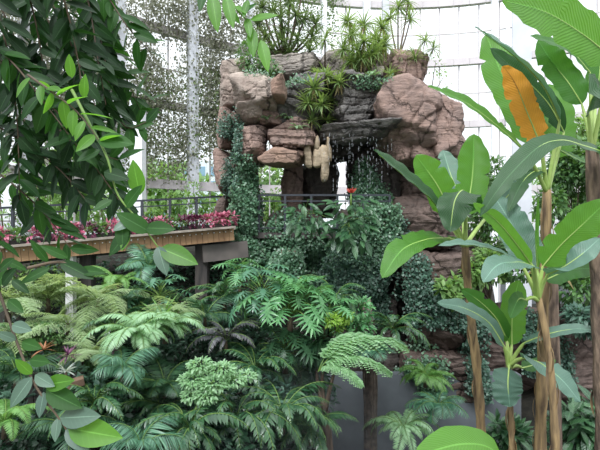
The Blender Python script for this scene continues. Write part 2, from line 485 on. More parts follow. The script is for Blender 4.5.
tA, tB = ang_px(-200), ang_px(760)
trim_n = 1
for li, z in enumerate(LV):
    b = MB(); arc_beam(b, tA, tB, z, GR, .25, .34 if li != 1 else .4, 48)
    tag(b.build(f'trim_{trim_n}', M['steelwarm'], smooth=False), f'curved horizontal steel ring beam of the glasshouse, level {li + 1}', kind='structure'); trim_n += 1
cols = [(-110, .4, 'steel'), (20, .35, 'steel'), (116, .32, 'steel'), (190, .44, 'steel'), (248, .22, 'steel'), (322, .25, 'steelwhite'), (365, .32, 'steelwhite'),
        (384, .32, 'steel'), (494, .3, 'steelwhite'), (507, .16, 'steelwhite'), (521, .85, 'steel'), (640, .5, 'steel')]
for px, wd, mm in cols:
    t = ang_px(px); b = MB()
    b.box((-wd / 2, -.22, 0), (wd / 2, .1, CZ + 14.6), R=frames(np.array([math.cos(t), math.sin(t), 0]), (0, 0, 1)), o=gp(t, 0, GR - .25))
    tag(b.build(f'trim_{trim_n}', M[mm], smooth=False), 'vertical painted steel column of the glasshouse', kind='structure'); trim_n += 1
bounds = [-200, 20, 190, 365, 521, 760]
for wi in range(len(bounds) - 1):
    t0, t1 = ang_px(bounds[wi]), ang_px(bounds[wi + 1])
    n = max(6, int(abs(t1 - t0) * GR / .95))
    b = MB(); ts = np.linspace(t0, t1, n + 1)
    V = [gp(t, z, GR + .16) for z in (0.2, CZ + 14.6) for t in ts]
    k = np.arange(n); b.add(V, [np.stack([k, k + 1, k + n + 2, k + n + 1], -1)])
    root = tag(b.build(f'window_{wi + 1}', M['glass'], smooth=True), 'curved bay of glass wall', kind='structure')
    fb = MB()
    for t in ts[1:-1]:
        fb.beam(gp(t, .2, GR + .1), gp(t, CZ + 14.6, GR + .1), .055, .06)
    for a, c in zip(LV[:-1], LV[1:]):
        arc_beam(fb, t0, t1, (a + c) / 2, GR + .1, .06, .05, n)
    fb.build('window_frame', M['steelwarm'], root, smooth=False)

# ground outside
b = MB(); b.box((-60, 25, 3.2), (80, 120, 3.4))
tag(b.build('floor_2', M['lawn'], smooth=False), 'lawn outside the glasshouse', kind='structure')

# ------------------------------------------------------------------ rocks
import bmesh
_bm = bmesh.new(); bmesh.ops.create_icosphere(_bm, subdivisions=6, radius=1)
IV5 = nrm(np.array([v.co[:] for v in _bm.verts])); IF5 = np.array([[v.index for v in f.verts] for f in _bm.faces]); _bm.free()
_bm = bmesh.new(); bmesh.ops.create_icosphere(_bm, subdivisions=4, radius=1)
IV4 = nrm(np.array([v.co[:] for v in _bm.verts])); IF4 = np.array([[v.index for v in f.verts] for f in _bm.faces]); _bm.free()
ROCKS = []


def rock(label, px0, py0, px1, py1, Y, T, mat, seed, strata=0.0, rough=.045, facets=11, p=34, tilt=0.0, lo=False, name='boulder', cat='rock', vert=False, yaw=0.0):
    r = np.random.default_rng(seed)
    D, Fc = (IV4, IF4) if lo else (IV5, IF5)
    ax = np.concatenate([np.eye(3), -np.eye(3)]) + r.normal(size=(6, 3)) * .16
    ex = nrm(r.normal(size=(facets, 3)))
    nn = nrm(np.concatenate([ax, ex])); dd = np.concatenate([np.ones(6), r.uniform(.95, 1.3, facets)])
    dot = np.maximum(D @ nn.T / dd, 0)
    rad = (dot ** p).sum(1) ** (-1 / p)
    U = D * rad[:, None]
    U = U / np.abs(U).max(0)
    s = (Y + .28 * T) / F
    half = np.array([(px1 - px0) * s / 2, T / 2, (py1 - py0) * s / 2])
    c = P((px0 + px1) / 2, (py0 + py1) / 2, Y + .28 * T); c[1] = Y + T / 2
    V = U * half
    out = nrm(U / half)
    size = float(min(half))
    off = Vector((seed * 3.7, seed * 1.3, 0))
    fr = 1.1 / max(size, .35)
    dsp = np.empty(len(V))
    for q, v in enumerate(V):
        x = Vector(v)
        a = noise.fractal(x * fr + off, .9, 2.1, 5)
        vd = noise.voronoi((x + Vector((a, a, a)) * .12) * fr * 1.1 + off)[0]
        crack = max(0.0, 1 - (vd[1] - vd[0]) / .09)
        dsp[q] = rough * size * 2.2 * a - crack * size * .09 + noise.noise(x * 5 + off) * .035
    V = V + out * dsp[:, None]
    if strata:
        ax_ = 0 if vert else 2
        ph = V[:, ax_] * (4.2 if not vert else 3.2) + .9 * np.array([noise.noise(Vector((v[0] * .9, v[1] * .9, v[2] * .9)) + off) for v in V])
        cell = np.floor(ph); fr_ = ph - cell
        jit = (np.sin(cell * 12.9898 + seed) * 43758.5453) % 1.0
        ins = (jit * .75 + .35 * (fr_ < .14)) * strata
        m = np.array([1.0, 1.0, 0]) if not vert else np.array([0, 1.0, 1.0])
        V = V - nrm(out * m + 1e-6) * m * ins[:, None]
    if tilt:
        ct, st = math.cos(tilt), math.sin(tilt)
        V = V @ np.array([[ct, 0, -st], [0, 1, 0], [st, 0, ct]]).T
    if yaw:
        ct, st = math.cos(yaw), math.sin(yaw)
        V = V @ np.array([[ct, -st, 0], [st, ct, 0], [0, 0, 1]]).T
    b = MB(); b.add(V, [Fc])
    o = b.build(name, M[mat]); o.location = c
    tag(o, label, cat, 'rocks of the grotto')
    ROCKS.append((V + c, Fc))
    return o


R = rock
# top tier
R('rounded grey-tan boulder on the upper left shoulder of the rock grotto', 217, 62, 248, 110, 12.3, 1.6, 'rock_tan', 1, rough=.05)
R('big pale angular boulder jutting out at the upper left of the grotto', 230, 71, 280, 108, 10.9, 2.2, 'rock_tan', 2, rough=.04, facets=14, p=24)
R('orange-brown block end at the right of the big pale angular boulder', 270, 77, 287, 99, 10.85, 1.7, 'rock_orange', 3, lo=True, p=24)
R('small wedge-shaped boulder tucked directly under the big pale angular one', 235, 104, 266, 121, 11.3, 1.7, 'rock_tan', 4, facets=12, p=24)
R('long flat layered grey slab lying on top behind the pale boulder', 250, 54, 330, 80, 12.7, 1.8, 'rock_grey', 5, strata=.10, facets=6)
R('upright grey rock on the grotto top beneath the small potted-looking rosette', 318, 43, 352, 84, 12.9, 1.6, 'rock_grey', 6)
R('low rock at the grotto top behind the big spiky clump', 345, 52, 384, 86, 13.1, 1.5, 'rock_grey', 7)
R('brown vertically fissured block crowning the right of the grotto', 373, 42, 440, 90, 12.2, 2.4, 'rock_pink', 8, strata=.16, facets=6, vert=True)
R('small arched stone resting on the right top ledge beside the spiky clump', 366, 66, 384, 82, 12.2, .9, 'rock_grey', 9, lo=True)
# centre
R('dark wet layered rock face below the pale angular boulder', 262, 78, 334, 130, 11.6, 2.6, 'rock_wet', 10, strata=.3, facets=5, p=40)
R('dark wet layered rock face above the dripping ledge', 318, 75, 392, 128, 11.5, 2.8, 'rock_wet', 11, strata=.36, facets=5, p=40)
R('long dripping grey ledge overhanging the cave mouth', 312, 120, 398, 142, 11.0, 3.0, 'rock_wet', 12, strata=.2, facets=5, p=24)
R('broken brown ledge above the left of the cave mouth', 262, 117, 328, 152, 11.5, 2.6, 'rock_pink', 13, strata=.2, facets=6, p=24)
R('flat reddish-brown slab hanging over the left cave opening', 256, 146, 312, 165, 11.2, 2.2, 'rock_orange', 14, strata=.08, tilt=.05, p=20)
# right mass
R('huge reddish fissured boulder bulging at the right shoulder of the grotto', 372, 79, 452, 152, 11.0, 3.2, 'rock_pink', 15, strata=.04, rough=.035, facets=16, p=30)
R('cracked grey-brown boulder at the far right edge of the grotto', 424, 90, 468, 162, 11.3, 2.8, 'rock_pink', 16, strata=.06, facets=12, p=24)
R('reddish rock under the bulging right shoulder, above the ivy peak', 380, 128, 428, 166, 11.6, 2.6, 'rock_pink', 61, strata=.1, facets=12, p=24)
R('rough brown stone below the reddish boulder, over the shaded overhang', 404, 128, 446, 172, 11.5, 2.6, 'rock_pink', 66, strata=.06, facets=12, p=24)
R('lowest grey-brown stone at the right edge of the overhang', 434, 128, 469, 172, 11.6, 2.4, 'rock_pink', 67, facets=12, p=24)
R('tan stone filling the gap between the pale boulder and the wet face', 256, 98, 284, 128, 11.7, 2.0, 'rock_pink', 68, strata=.06)
R('dark stone block linking the two layered wet faces', 306, 78, 342, 124, 12.2, 2.0, 'rock_wet', 69, strata=.2)
R('broad core stone added behind the lower grotto, blackened as shade', 300, 205, 520, 430, 14.4, 1.6, 'rock_shaded', 70)  # added behind the blocks so bright gaps close up dark
R('core stone added behind the wet layered faces, darkened as shade', 270, 72, 404, 128, 13.2, 2.0, 'rock_shaded', 62, strata=.1)
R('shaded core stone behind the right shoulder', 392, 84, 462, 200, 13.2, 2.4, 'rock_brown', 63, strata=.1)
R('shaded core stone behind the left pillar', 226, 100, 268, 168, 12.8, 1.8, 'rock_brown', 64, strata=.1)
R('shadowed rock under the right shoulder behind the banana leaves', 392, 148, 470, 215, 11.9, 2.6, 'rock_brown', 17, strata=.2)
# left pillar
R('square tan stone high in the left pillar below the shoulder boulder', 214, 106, 238, 150, 12.0, 1.4, 'rock_pink', 18, p=22)
R('reddish upright stone in the left pillar behind the trailing vines', 212, 146, 234, 192, 12.0, 1.4, 'rock_pink', 19, p=22)
R('lowest stone of the left pillar, level with the walkway end', 212, 190, 236, 240, 12.1, 1.4, 'rock_brown', 20, p=22)
R('tall reddish block under the small wedge-shaped boulder', 234, 118, 268, 168, 11.3, 2.0, 'rock_pink', 21, strata=.08, p=22)
R('vine-covered rock pillar to the left of the cave mouth', 232, 160, 262, 238, 11.7, 2.0, 'rock_brown', 22, strata=.1)
# cave interior
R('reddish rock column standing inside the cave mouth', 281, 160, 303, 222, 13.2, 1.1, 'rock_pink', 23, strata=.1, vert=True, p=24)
R('rock mass blackened as shadow inside the cave to the right of the reddish column', 300, 150, 340, 222, 13.6, 1.5, 'rock_shaded', 24)
R('rock wall darkened as shade at the right inside of the cave', 348, 135, 404, 222, 12.6, 2.4, 'rock_shaded', 25)
R('rock ceiling inside the cave, darkened as shade', 262, 118, 400, 158, 12.4, 3.4, 'rock_shaded', 26)  # deep block shaped to keep the cave dark
for i, (a, bb, c_, d, s) in enumerate([(302, 146, 310, 168, 1), (310, 149, 321, 168, 2), (318, 158, 328, 181, 3), (323, 140, 330, 160, 4), (312, 140, 318, 152, 5)]):
    R(['slim beige stone hanging at the left of the cave stalactites', 'plump beige stalactite second from the left over the cave', 'lowest and longest beige stalactite over the cave',
       'brown stalactite highest on the right over the cave', 'short stubby stalactite behind the plump beige one'][i], a + 2, min(bb - 6, 143), c_ + 2, d + 1, 11.75, .4, 'stone_beige', 30 + s, lo=True, p=6, name='stalactite', cat='stalactite')
# lower wall
R('ivy-covered rock below the left end of the cave railing', 226, 232, 272, 305, 11.9, 2.2, 'rock_brown', 40, strata=.15)
R('pale brown block showing between ivy under the cave mouth', 270, 248, 304, 272, 11.5, 1.2, 'rock_orange', 41, p=24)
R('ivy-covered rock step under the cave mouth', 262, 206, 330, 258, 12.1, 2.2, 'rock_brown', 42, strata=.1)
R('ivy-covered rock bulge under the right of the cave mouth', 322, 206, 398, 300, 11.8, 2.4, 'rock_shaded', 43, strata=.15)
R('dark rock recess behind the split-leaf plant', 268, 262, 330, 345, 12.3, 2.0, 'rock_shaded', 44)
R('brown layered block beside the left banana trunk, upper', 390, 196, 474, 252, 12.0, 2.4, 'rock_brown', 45, strata=.12, p=24)
R('brown layered block beside the left banana trunk, middle', 398, 246, 486, 306, 11.8, 2.6, 'rock_brown', 46, strata=.12, p=24)
R('wide cracked brown rock below the left banana crown', 402, 296, 492, 352, 11.6, 2.6, 'rock_brown', 47, strata=.1, p=24)
R('squared brown rock above the grey wall at the lower right', 396, 345, 490, 402, 11.7, 2.4, 'rock_brown', 48, strata=.12, p=24)
R('dark rock between the big pale frond and the grey wall', 326, 290, 402, 392, 12.3, 2.0, 'rock_shaded', 49, strata=.1)
R('tall brown rock face behind the lower banana plants', 476, 296, 548, 402, 12.2, 2.4, 'rock_brown', 50, strata=.12)
R('rough brown rock face at the right edge of the picture', 540, 302, 640, 420, 12.0, 2.6, 'rock_brown', 51, strata=.14)
R('dark boulder behind the bottom ferns left of the palm trunk', 200, 310, 290, 420, 12.4, 2.0, 'rock_shaded', 52)

b = MB(); b.box((.1, 12.0, -.3), (5.9, 12.3, 2.5))
tag(b.build('wall_back', M['plaster'], smooth=False), 'misty grey plaster wall at the foot of the grotto', kind='structure')

# ------------------------------------------------------------------ ivy over the rocks
AV = np.concatenate([v for v, f in ROCKS]); offs = np.cumsum([0] + [len(v) for v, f in ROCKS[:-1]])
AF = np.concatenate([f + o for (v, f), o in zip(ROCKS, offs)])
BV = BVHTree.FromPolygons([tuple(v) for v in AV], [tuple(int(i) for i in f) for f in AF])


def ivy(label, regs, nstr, mat, size=.078, Yr=11.5, length=(.4, 1.3), thick=.3, T=T_IVY, group='creeper drapes on the grotto', hang=.35):
    """strands of small leaves that start on the stone and trail down its face"""
    pos = []; dirs = []; ups = []; b2 = MB()
    ar = np.array([(r[2] * r[3]) for r in regs], float); ar /= ar.sum()
    for _ in range(nstr):
        k = rng.choice(len(regs), p=ar); cx, cy, rx, ry = regs[k]
        a = rng.uniform(0, 2 * PI); q = math.sqrt(rng.uniform(0, 1))
        px, py = cx + rx * q * math.cos(a), cy + ry * q * math.sin(a)
        w0 = P(px, py, Yr); x, z = w0[0], w0[2]
        L = rng.uniform(*length); st = size * .5; n = int(L / st)
        zmin = P(cx, cy + ry * 1.15, Yr)[2]
        y = None; off = rng.uniform(.02, thick); pts = []
        for s in range(n):
            zz = z - s * st; xx = x + .05 * math.sin(s * .35 + a)
            if zz < zmin: break
            hit = BV.ray_cast(Vector((xx, 6, zz)), Vector((0, 1, 0)), 8.4)
            if hit[0] is not None:
                yy = hit[0].y - off
                y = yy if y is None else min(yy, y + .06)
            elif y is None: break
            elif rng.uniform() > hang + .6: break
            p = np.array([xx, y, zz]); pts.append(p)
            pos.append(p + rng.normal(size=3) * size * .55)
            d = rng.normal(size=3) * .75 + np.array([0, -.35, -.7]); dirs.append(d)
            ups.append(rng.normal(size=3) * .4 + np.array([0, -1, .6]))
        if len(pts) > 4 and rng.uniform() < .35: b2.tube(pts[::3] if len(pts) > 9 else pts, .006, .004, 3, False)
    if not pos: print('IVY EMPTY', label); return
    pos = np.array(pos)
    b = MB(); b.inst(T, pos, frames(np.array(dirs), np.array(ups)), size * rng.uniform(.6, 1.25, len(pos)))
    root = thing('creeping_ivy', pos[pos[:, 2].argmin()], label, 'ivy', group)
    part(b, 'foliage', M[mat], root)
    if b2.n: part(b2, 'stem', M['twig'], root)


ivy('dense ivy draped down the left pillar beside the cave mouth', [(238, 185, 10, 38), (251, 200, 12, 48), (244, 245, 18, 38), (258, 250, 18, 28)], 900, 'ivy')
ivy('blue-green creeper on the shaded left pillar stones under the shoulder boulder', [(224, 118, 8, 14), (236, 132, 4, 26), (228, 170, 8, 20)], 170, 'ivydark', .06)
ivy('ivy mat under the cave railing between the two dark leafy shrubs', [(300, 240, 40, 28), (285, 225, 20, 22), (318, 258, 22, 30)], 700, 'ivy')
ivy('thick curtain of ivy right of the cave mouth, tall and pointed at its top', [(372, 172, 13, 24), (380, 205, 24, 34), (370, 235, 36, 30)], 1000, 'ivy')
ivy('long dark trailing ivy falling below the red-flowered plant', [(350, 278, 36, 42), (372, 290, 30, 36), (335, 262, 16, 30)], 1000, 'ivydark', length=(.8, 2.0))
ivy('ivy patch on the brown blocks beside the left banana trunk', [(418, 268, 16, 34), (408, 240, 12, 24), (430, 300, 22, 26)], 420, 'ivydark')
ivy('ivy growing on the rock behind the lower banana crown', [(484, 350, 13, 40), (470, 310, 16, 20), (488, 380, 8, 20)], 330, 'ivydark')
ivy('dark creeper on the right rock face behind the two straight banana trunks', [(565, 350, 22, 34), (585, 300, 24, 18), (540, 320, 14, 24)], 420, 'ivydark')
ivy('thin creeper on the squared rock above the grey wall', [(430, 372, 22, 26), (424, 395, 26, 18)], 260, 'ivy')
ivy('sparse green creeper along the top ledge of the wet rock', [(290, 76, 26, 5), (262, 72, 20, 4), (372, 78, 16, 6)], 160, 'ivy', .06, length=(.1, .35))

# dripping water
b = MB()
for k in range(55):
    px = rng.uniform(318, 396); Y = 11.35 + rng.uniform(-.1, .7)
    x = (px - 300) / F * 11.3
    z0 = P(0, 132 + rng.uniform(0, 8), 11.3)[2]; L = rng.uniform(.4, 1.6)
    n = int(L / .12)
    for q in range(n):
        if rng.uniform() < .55: continue
        zt = z0 - q * .12
        b.tube([[x, Y, zt], [x, Y, zt - rng.uniform(.03, .1)]], .0035, .003, 3, False)
tag(b.build('falling_water', M['water']), 'thin strings of water dripping from the long grey ledge over the cave', 'water', kind='stuff')

# ------------------------------------------------------------------ walkway
DL = np.array([-6.9, 8.6, CZ - .50]); DR = P(234, 227, 11.3); DR[2] = CZ - .03
bk = np.array([-.35, 1.5, 0])           # depth direction of the walkway (its width)


def dk(t, back=0.0, up=0.0):
    return DL + (DR - DL) * t + bk * back + np.array([0, 0, up])


wk = thing('walkway', (dk(.5, .5)[0], dk(.5, .5)[1], dk(.5)[2] - .4), 'raised wooden walkway on posts running from the left edge to the grotto', 'walkway')
b = MB()
for q in range(5): b.beam(dk(0, .1 + q * .2, -.06), dk(1, .1 + q * .2, -.06), .29, .05)
part(b, 'deck', M['plank'], wk, smooth=False)
b = MB()
nb = 44
for q in range(nb):
    a0, a1 = dk(q / nb, 0, -.2), dk((q + .94) / nb, 0, -.2)
    b.beam(a0, a1, .05, .30)
part(b, 'fascia', M['wood'], wk, smooth=False)
b = MB(); b.beam(dk(0, -.06, -.02), dk(1, -.06, -.02), .22, .045)
part(b, 'edge_board', M['plank'], wk, smooth=False)
for t, back, wd, mm, lab in ((.375, .1, .16, 'whitepost', 'white peeling post'), (.42, .3, .26, 'darkwood', 'dark square post'), (.865, .3, .3, 'darkwood', 'dark post nearer the grotto'), (.05, .5, .2, 'darkwood', None), (.62, .9, .2, 'darkwood', None)):
    a = dk(t, back, -.1); g = gz(a[0], a[1]) - .3
    b = MB(); b.beam(a, [a[0], a[1], g], wd, wd); part(b, 'post', M[mm], wk, smooth=False, label=lab)
b = MB(); b.beam(dk(.86, .2, -.62), dk(1.06, .2, -.62), .3, .42); part(b, 'cross_beam', M['duct'], wk, smooth=False, label='dark grey box beam under the deck')
b = MB(); b.beam(dk(0, .5, -.3), dk(1, .5, -.3), .16, .26); part(b, 'joist', M['darkwood'], wk, smooth=False)
b = MB()
for q in range(40):
    c = dk((q + .5) / 40, -.03, -.12 - .0 * q); b.inst((IV4[::1] * 1.0, [IF4], np.zeros((len(IV4), 2))), [c], np.eye(3)[None], .014)
part(b, 'fascia_studs', M['steelwhite'], wk)  # small white stud heads on the fascia, not lamps


def railing(label, pts, nposts, h=.95):
    pts = [np.asarray(p, float) for p in pts]
    root = thing('railing', pts[0], label, 'railing', 'railings of the raised walkway')
    for up, th in ((h, .05), (h - .16, .03), (.12, .03)):
        b = MB()
        for a, c in zip(pts[:-1], pts[1:]): b.beam(a + [0, 0, up], c + [0, 0, up], .05, th)
        part(b, 'handrail' if up == h else 'rail_bar', M['rail'], root, smooth=False)
    for q in range(nposts):
        c = poly(np.array(pts), nposts)[q] if len(pts) > 2 else pts[0] + (pts[1] - pts[0]) * q / (nposts - 1)
        b = MB(); b.beam(c + [0, 0, -.1], c + [0, 0, h], .06, .06); part(b, 'post', M['rail'], root, smooth=False)
    return root


railing('dark metal railing along the far side of the walkway behind the pink leaves', [dk(0, .95, -.1), dk(.96, .95, -.1)], 9)
# path through the cave
b = MB(); b.box((-1.5, 12.0, CZ - .35), (2.8, 13.2, CZ - .2)); pth = b.build('path', M['darkwood'], smooth=False); tag(pth, 'short walkway slab passing through the cave mouth', 'path')
cr_ = railing('dark railing crossing the cave mouth in front of the reddish column', [np.array([-1.1, 12.05, CZ - .2]), np.array([2.4, 12.05, CZ - .2])], 6, h=1.0)

# coleus plants in the edge planter
pl = MB(); pl.beam(dk(0, .12, .02), dk(.985, .12, .02), .2, .14)
tag(pl.build('planter', M['darkwood'], smooth=False), 'long dark planter trough along the front edge of the walkway', 'planter')
COL = ['pink', 'pink', 'maroon', 'pink', 'bush', 'pink', 'maroon', 'pink', 'pink', 'maroon', 'bush', 'pink', 'pink', 'pink', 'maroon', 'pink', 'bush', 'maroon', 'maroon', 'pink', 'pink', 'pink']
names = {'pink': 'pink-leaved coleus', 'maroon': 'dark maroon-leaved plant', 'bush': 'small green-leaved plant'}
for q, cc in enumerate(COL):
    t = .02 + .955 * q / (len(COL) - 1)
    c = dk(t, .08, .08)
    where = f"{'leftmost' if q == 0 else ['', 'second', 'third', 'fourth', 'fifth', 'sixth', 'seventh', 'eighth', 'ninth', 'tenth', 'eleventh', 'twelfth', 'thirteenth', 'fourteenth', 'fifteenth', 'sixteenth', 'seventeenth', 'eighteenth', 'nineteenth', 'twentieth', 'twenty-first', 'last'][q]} from the left"
    root = thing('coleus', c, f"{names[cc]} in the walkway planter, {where}", 'plant', 'bedding plants along the walkway')
    n = 90; r = .2 if cc != 'bush' else .16
    d = rand_dirs(n, .5); pos = c + [0, 0, .1] + d * np.array([1.25, .8, .8]) * r * rng.uniform(.5, 1, (n, 1))
    b = MB(); b.inst(T_OV, pos, frames(d + rng.normal(size=(n, 3)) * .4 + [0, -.2, -.2], [0, -.3, 1]), rng.uniform(.09, .15, n)); part(b, 'foliage', M[cc], root)
    b = MB()
    for _ in range(5):
        e_ = c + rng.normal(size=3) * [.1, .06, .03] + [0, 0, .15]; b.tube([c, (c + e_) / 2 + [0, 0, .02], e_], .008, .005, 4)
    part(b, 'stem', M['stem'], root)

# ------------------------------------------------------------------ plant makers


def blob_pts(blobs, n):
    """random points near the surface of a set of ellipsoids; returns points and outward directions"""
    vol = np.array([b[3] * b[5] for b in blobs], float); k = rng.choice(len(blobs), n, p=vol / vol.sum())
    B = np.array([b[:6] for b in blobs], float)[k]
    d = rand_dirs(n, .15); q = rng.uniform(.35, 1, n) ** .5
    return B[:, :3] + d * B[:, 3:6] * q[:, None], d


def bush(name, label, cat, base, blobs, n, T, size, mat, group=None, droop=.3, stem='twig', lean=.4):
    """blobs in world coordinates (x,y,z,rx,ry,rz)"""
    root = thing(name, base, label, cat, group)
    pos, d = blob_pts(blobs, n)
    dd = d + rng.normal(size=(n, 3)) * lean + [0, 0, -droop]
    b = MB(); b.inst(T, pos, frames(dd, [0, -.35, 1.]), size * rng.uniform(.6, 1.3, n)); part(b, 'foliage', M[mat], root)
    base = np.asarray(base, float)
    for q, bl in enumerate(blobs[:8]):
        c = np.array(bl[:3]); m_ = base + (c - base) * .5 + np.array([0, 0, .1])
        b = MB(); b.tube(bez([base, m_, c + [0, 0, bl[5] * .5]], 8), min(.035, max(.012, .02 * np.linalg.norm(c - base))), .006, 5)
        part(b, 'stem', M[stem], root)
    return root


def pb(px, py, Y, rx, ry, ryd=None):
    """ellipsoid at a pixel, radii given in pixels at that distance"""
    c = P(px, py, Y); s = Y / F
    return (c[0], c[1], c[2], rx * s, (ryd if ryd else (rx + ry) / 2 * s), ry * s)


def frond(L=1.0, n=16, pl=.28, T=T_PIN, e0=.9, droop=1.5, shape='fern', ang=70, start=.12, pdroop=.25, twist=0.0, r=.008, rows=1, sz=1.0, jitter=.06):
    """feather-shaped frond along +Y; returns (foliage MB, rachis MB)"""
    m = 24; s = np.linspace(0, 1, m); th = e0 - droop * s ** 1.2
    dy = np.cos(th); dz = np.sin(th); path = np.stack([0 * s, np.cumsum(dy) / m * L, np.cumsum(dz) / m * L], -1); path -= path[0]
    path[:, 0] += twist * L * s ** 2
    tg = nrm(np.gradient(path, axis=0))
    ss = np.linspace(start, .99, n); ii = ss * (m - 1)
    pos = np.stack([np.interp(ii, np.arange(m), path[:, k]) for k in range(3)], -1)
    t = nrm(np.stack([np.interp(ii, np.arange(m), tg[:, k]) for k in range(3)], -1))
    side = nrm(np.cross(t, [0, 0, 1.0])); up = np.cross(side, t)
    if shape == 'fern': ln = np.sin(PI * np.clip(ss * .92 + .06, 0, 1)) ** .7
    elif shape == 'palm': ln = .55 + .45 * np.sin(PI * ss ** .8)
    else: ln = 1 - .85 * ss
    f = MB()
    for sg in (-1, 1):
        a = math.radians(ang) * (1 - .35 * ss)[:, None]
        d = side * sg * np.sin(a) + t * np.cos(a) - np.array([0, 0, pdroop]) + rng.normal(size=(n, 3)) * jitter
        f.inst(T, pos, frames(d, up), pl * ln * L * sz)
    rc = MB(); rc.tube(path, r, r * .35, 5)
    return f, rc


def two_pinnate(L, n, pl, e0, droop, mat_shape='tri', leaf=T_TINY, lsz=.07, nl=12, pd=.35):
    """twice-divided frond: rachis, side branches each carrying small leaflets"""
    m = 20; s = np.linspace(0, 1, m); th = e0 - droop * s
    path = np.stack([0 * s, np.cumsum(np.cos(th)) / m * L, np.cumsum(np.sin(th)) / m * L], -1); path -= path[0]
    tg = nrm(np.gradient(path, axis=0)); f = MB(); rc = MB(); rc.tube(path, .009, .003, 4)
    for q in range(n):
        ss = .18 + .8 * q / (n - 1); i = ss * (m - 1); p0 = np.array([np.interp(i, np.arange(m), path[:, k]) for k in range(3)])
        t = nrm(np.array([np.interp(i, np.arange(m), tg[:, k]) for k in range(3)])); side = nrm(np.cross(t, [0, 0, 1.]))
        ln = pl * L * (1 - .8 * ss if mat_shape == 'tri' else math.sin(PI * min(1, ss * .9 + .08)) ** .6)
        for sg in (-1, 1):
            d = nrm(side * sg * .85 + t * .5 + rng.normal(size=3) * .08)
            pp = np.array([p0 + d * ln * u + np.array([0, 0, -pd * ln * u * u]) for u in np.linspace(0, 1, nl)])
            dt = nrm(np.gradient(pp, axis=0)); sd = nrm(np.cross(dt, [0, 0, 1.]))
            for g in (-1, 1):
                dd = sd * g * .9 + dt * .55 + rng.normal(size=dt.shape) * .1
                f.inst(leaf, pp, frames(dd, [0, 0, 1.]), lsz * L * np.linspace(1.1, .5, nl))
    return f, rc


def split_leaf(L=.35, n=6, w=.6):
    """broad deeply cut leaf: middle blade plus finger lobes, along +Y from a stalk"""
    f = MB(); T = leafT(5, 1, .11, 'lance', .2, .3)
    f.inst(leafT(6, 1, .16, 'lance', .15, .3), [[0, 0, 0]], np.eye(3)[None], L)
    for q in range(n):
        s = .02 + .72 * q / (n - 1)
        for sg in (-1, 1):
            a = math.radians(118 - 78 * q / (n - 1)); d = np.array([sg * math.sin(a), math.cos(a), 0.05])
            f.inst(T, [[0, s * L, -.3 * s * s * L]], frames(d[None], [0, 0, 1.]), L * w * (1 - .35 * abs(s - .3)))
    return f


PROT = {}


def proto(key, fn, mat, stemmat='stem'):
    """mesh data for a frond kind, shared by every copy"""
    if key not in PROT:
        r = []
        for v in range(3):
            f, rc = fn()
            r.append((f.mesh(key + '_foliage', M[mat]), rc.mesh(key + '_rachis', M[stemmat])))
        PROT[key] = r
    return PROT[key]


def fern(name, label, cat, base, key, fn, mat, n=9, scale=1.0, yaw0=None, spread=2 * PI, tilt=(-.35, .5), group=None, part_name='frond', stemmat='stem', rachis_part='rachis', zrise=.0):
    pr = proto(key, fn, mat, stemmat)
    root = thing(name, base, label, cat, group)
    if yaw0 is None: yaw0 = -PI
    for q in range(n):
        fm, rm = pr[int(rng.integers(3))]
        yaw = yaw0 + spread * ((q + rng.uniform(-.3, .3)) / n - .5)
        o = put(part_name, fm, root, (0, 0, zrise))
        o.rotation_euler = (rng.uniform(*tilt), rng.uniform(-.25, .25), yaw); s = scale * rng.uniform(.6, 1.15); o.scale = (s, s, s)
        put(rachis_part, rm, o)
    # short rootstock so the fronds rise from something
    b = MB(); b.tube([[0, 0, -.25 * scale], [0, 0, .03 * scale]], .05 * scale, .03 * scale, 6)
    put('crown', b.mesh('crown', M['twig']), root)
    return root


YAWC = PI      # local +Y turned to face the camera (-Y)
F_SWORD = lambda: frond(1.0, 30, .17, T_PIN, rng.uniform(.85, 1.15), rng.uniform(1.8, 2.5), sz=1.0, ang=80)
F_WIDE = lambda: frond(1.0, 24, .32, T_PINN, rng.uniform(.7, 1.0), rng.uniform(1.2, 1.7), ang=72)
F_PALM = lambda: frond(1.0, 26, .42, leafT(4, 1, .034, 'lance', .3, .25), rng.uniform(.9, 1.15), rng.uniform(1.4, 1.9), 'palm', ang=65, pdroop=.35)
F_FEATH = lambda: two_pinnate(1.0, 13, .42, rng.uniform(.4, .8), rng.uniform(.7, 1.3), 'tri', T_TINY, .045, 12)
F_CANE = lambda: frond(1.15, 19, .15, leafT(4, 1, .16, 'lance', .2, .2), rng.uniform(.8, 1.2), rng.uniform(1.5, 2.3), ang=62, pdroop=.3, jitter=.12)
F_BROAD = lambda: two_pinnate(1.0, 11, .34, rng.uniform(.7, 1.0), rng.uniform(1.0, 1.4), 'oval', tinyT(.3, .08), .085, 8)


def F_SPLIT():
    f = split_leaf(.33); off = rng.uniform(.35, .55); up = rng.uniform(.15, .45)
    e_ = np.array([0, off, up]); a = rng.uniform(-.9, -.2)
    Rm = np.array([[1, 0, 0], [0, math.cos(a), -math.sin(a)], [0, math.sin(a), math.cos(a)]])
    f.V = [v @ Rm.T + e_ for v in f.V]
    s = MB(); s.tube(bez([[0, 0, 0], [0, off * .3, up * 1.1], e_], 8), .01, .006, 5)
    return f, s


def F_LEAF(T=T_HEART, L=.3):
    def g():
        f = MB(); off = rng.uniform(.12, .38); up = rng.uniform(.1, .4); e_ = np.array([0, off, up]); a = rng.uniform(-1.3, -.4)
        Rm = np.array([[1, 0, 0], [0, math.cos(a), -math.sin(a)], [0, math.sin(a), math.cos(a)]])
        f.inst(T, [[0, 0, 0]], np.eye(3)[None], L); f.V = [v @ Rm.T + e_ for v in f.V]
        s = MB(); s.tube(bez([[0, 0, 0], [0, off * .3, up], e_], 6), .007, .005, 4); return f, s
    return g


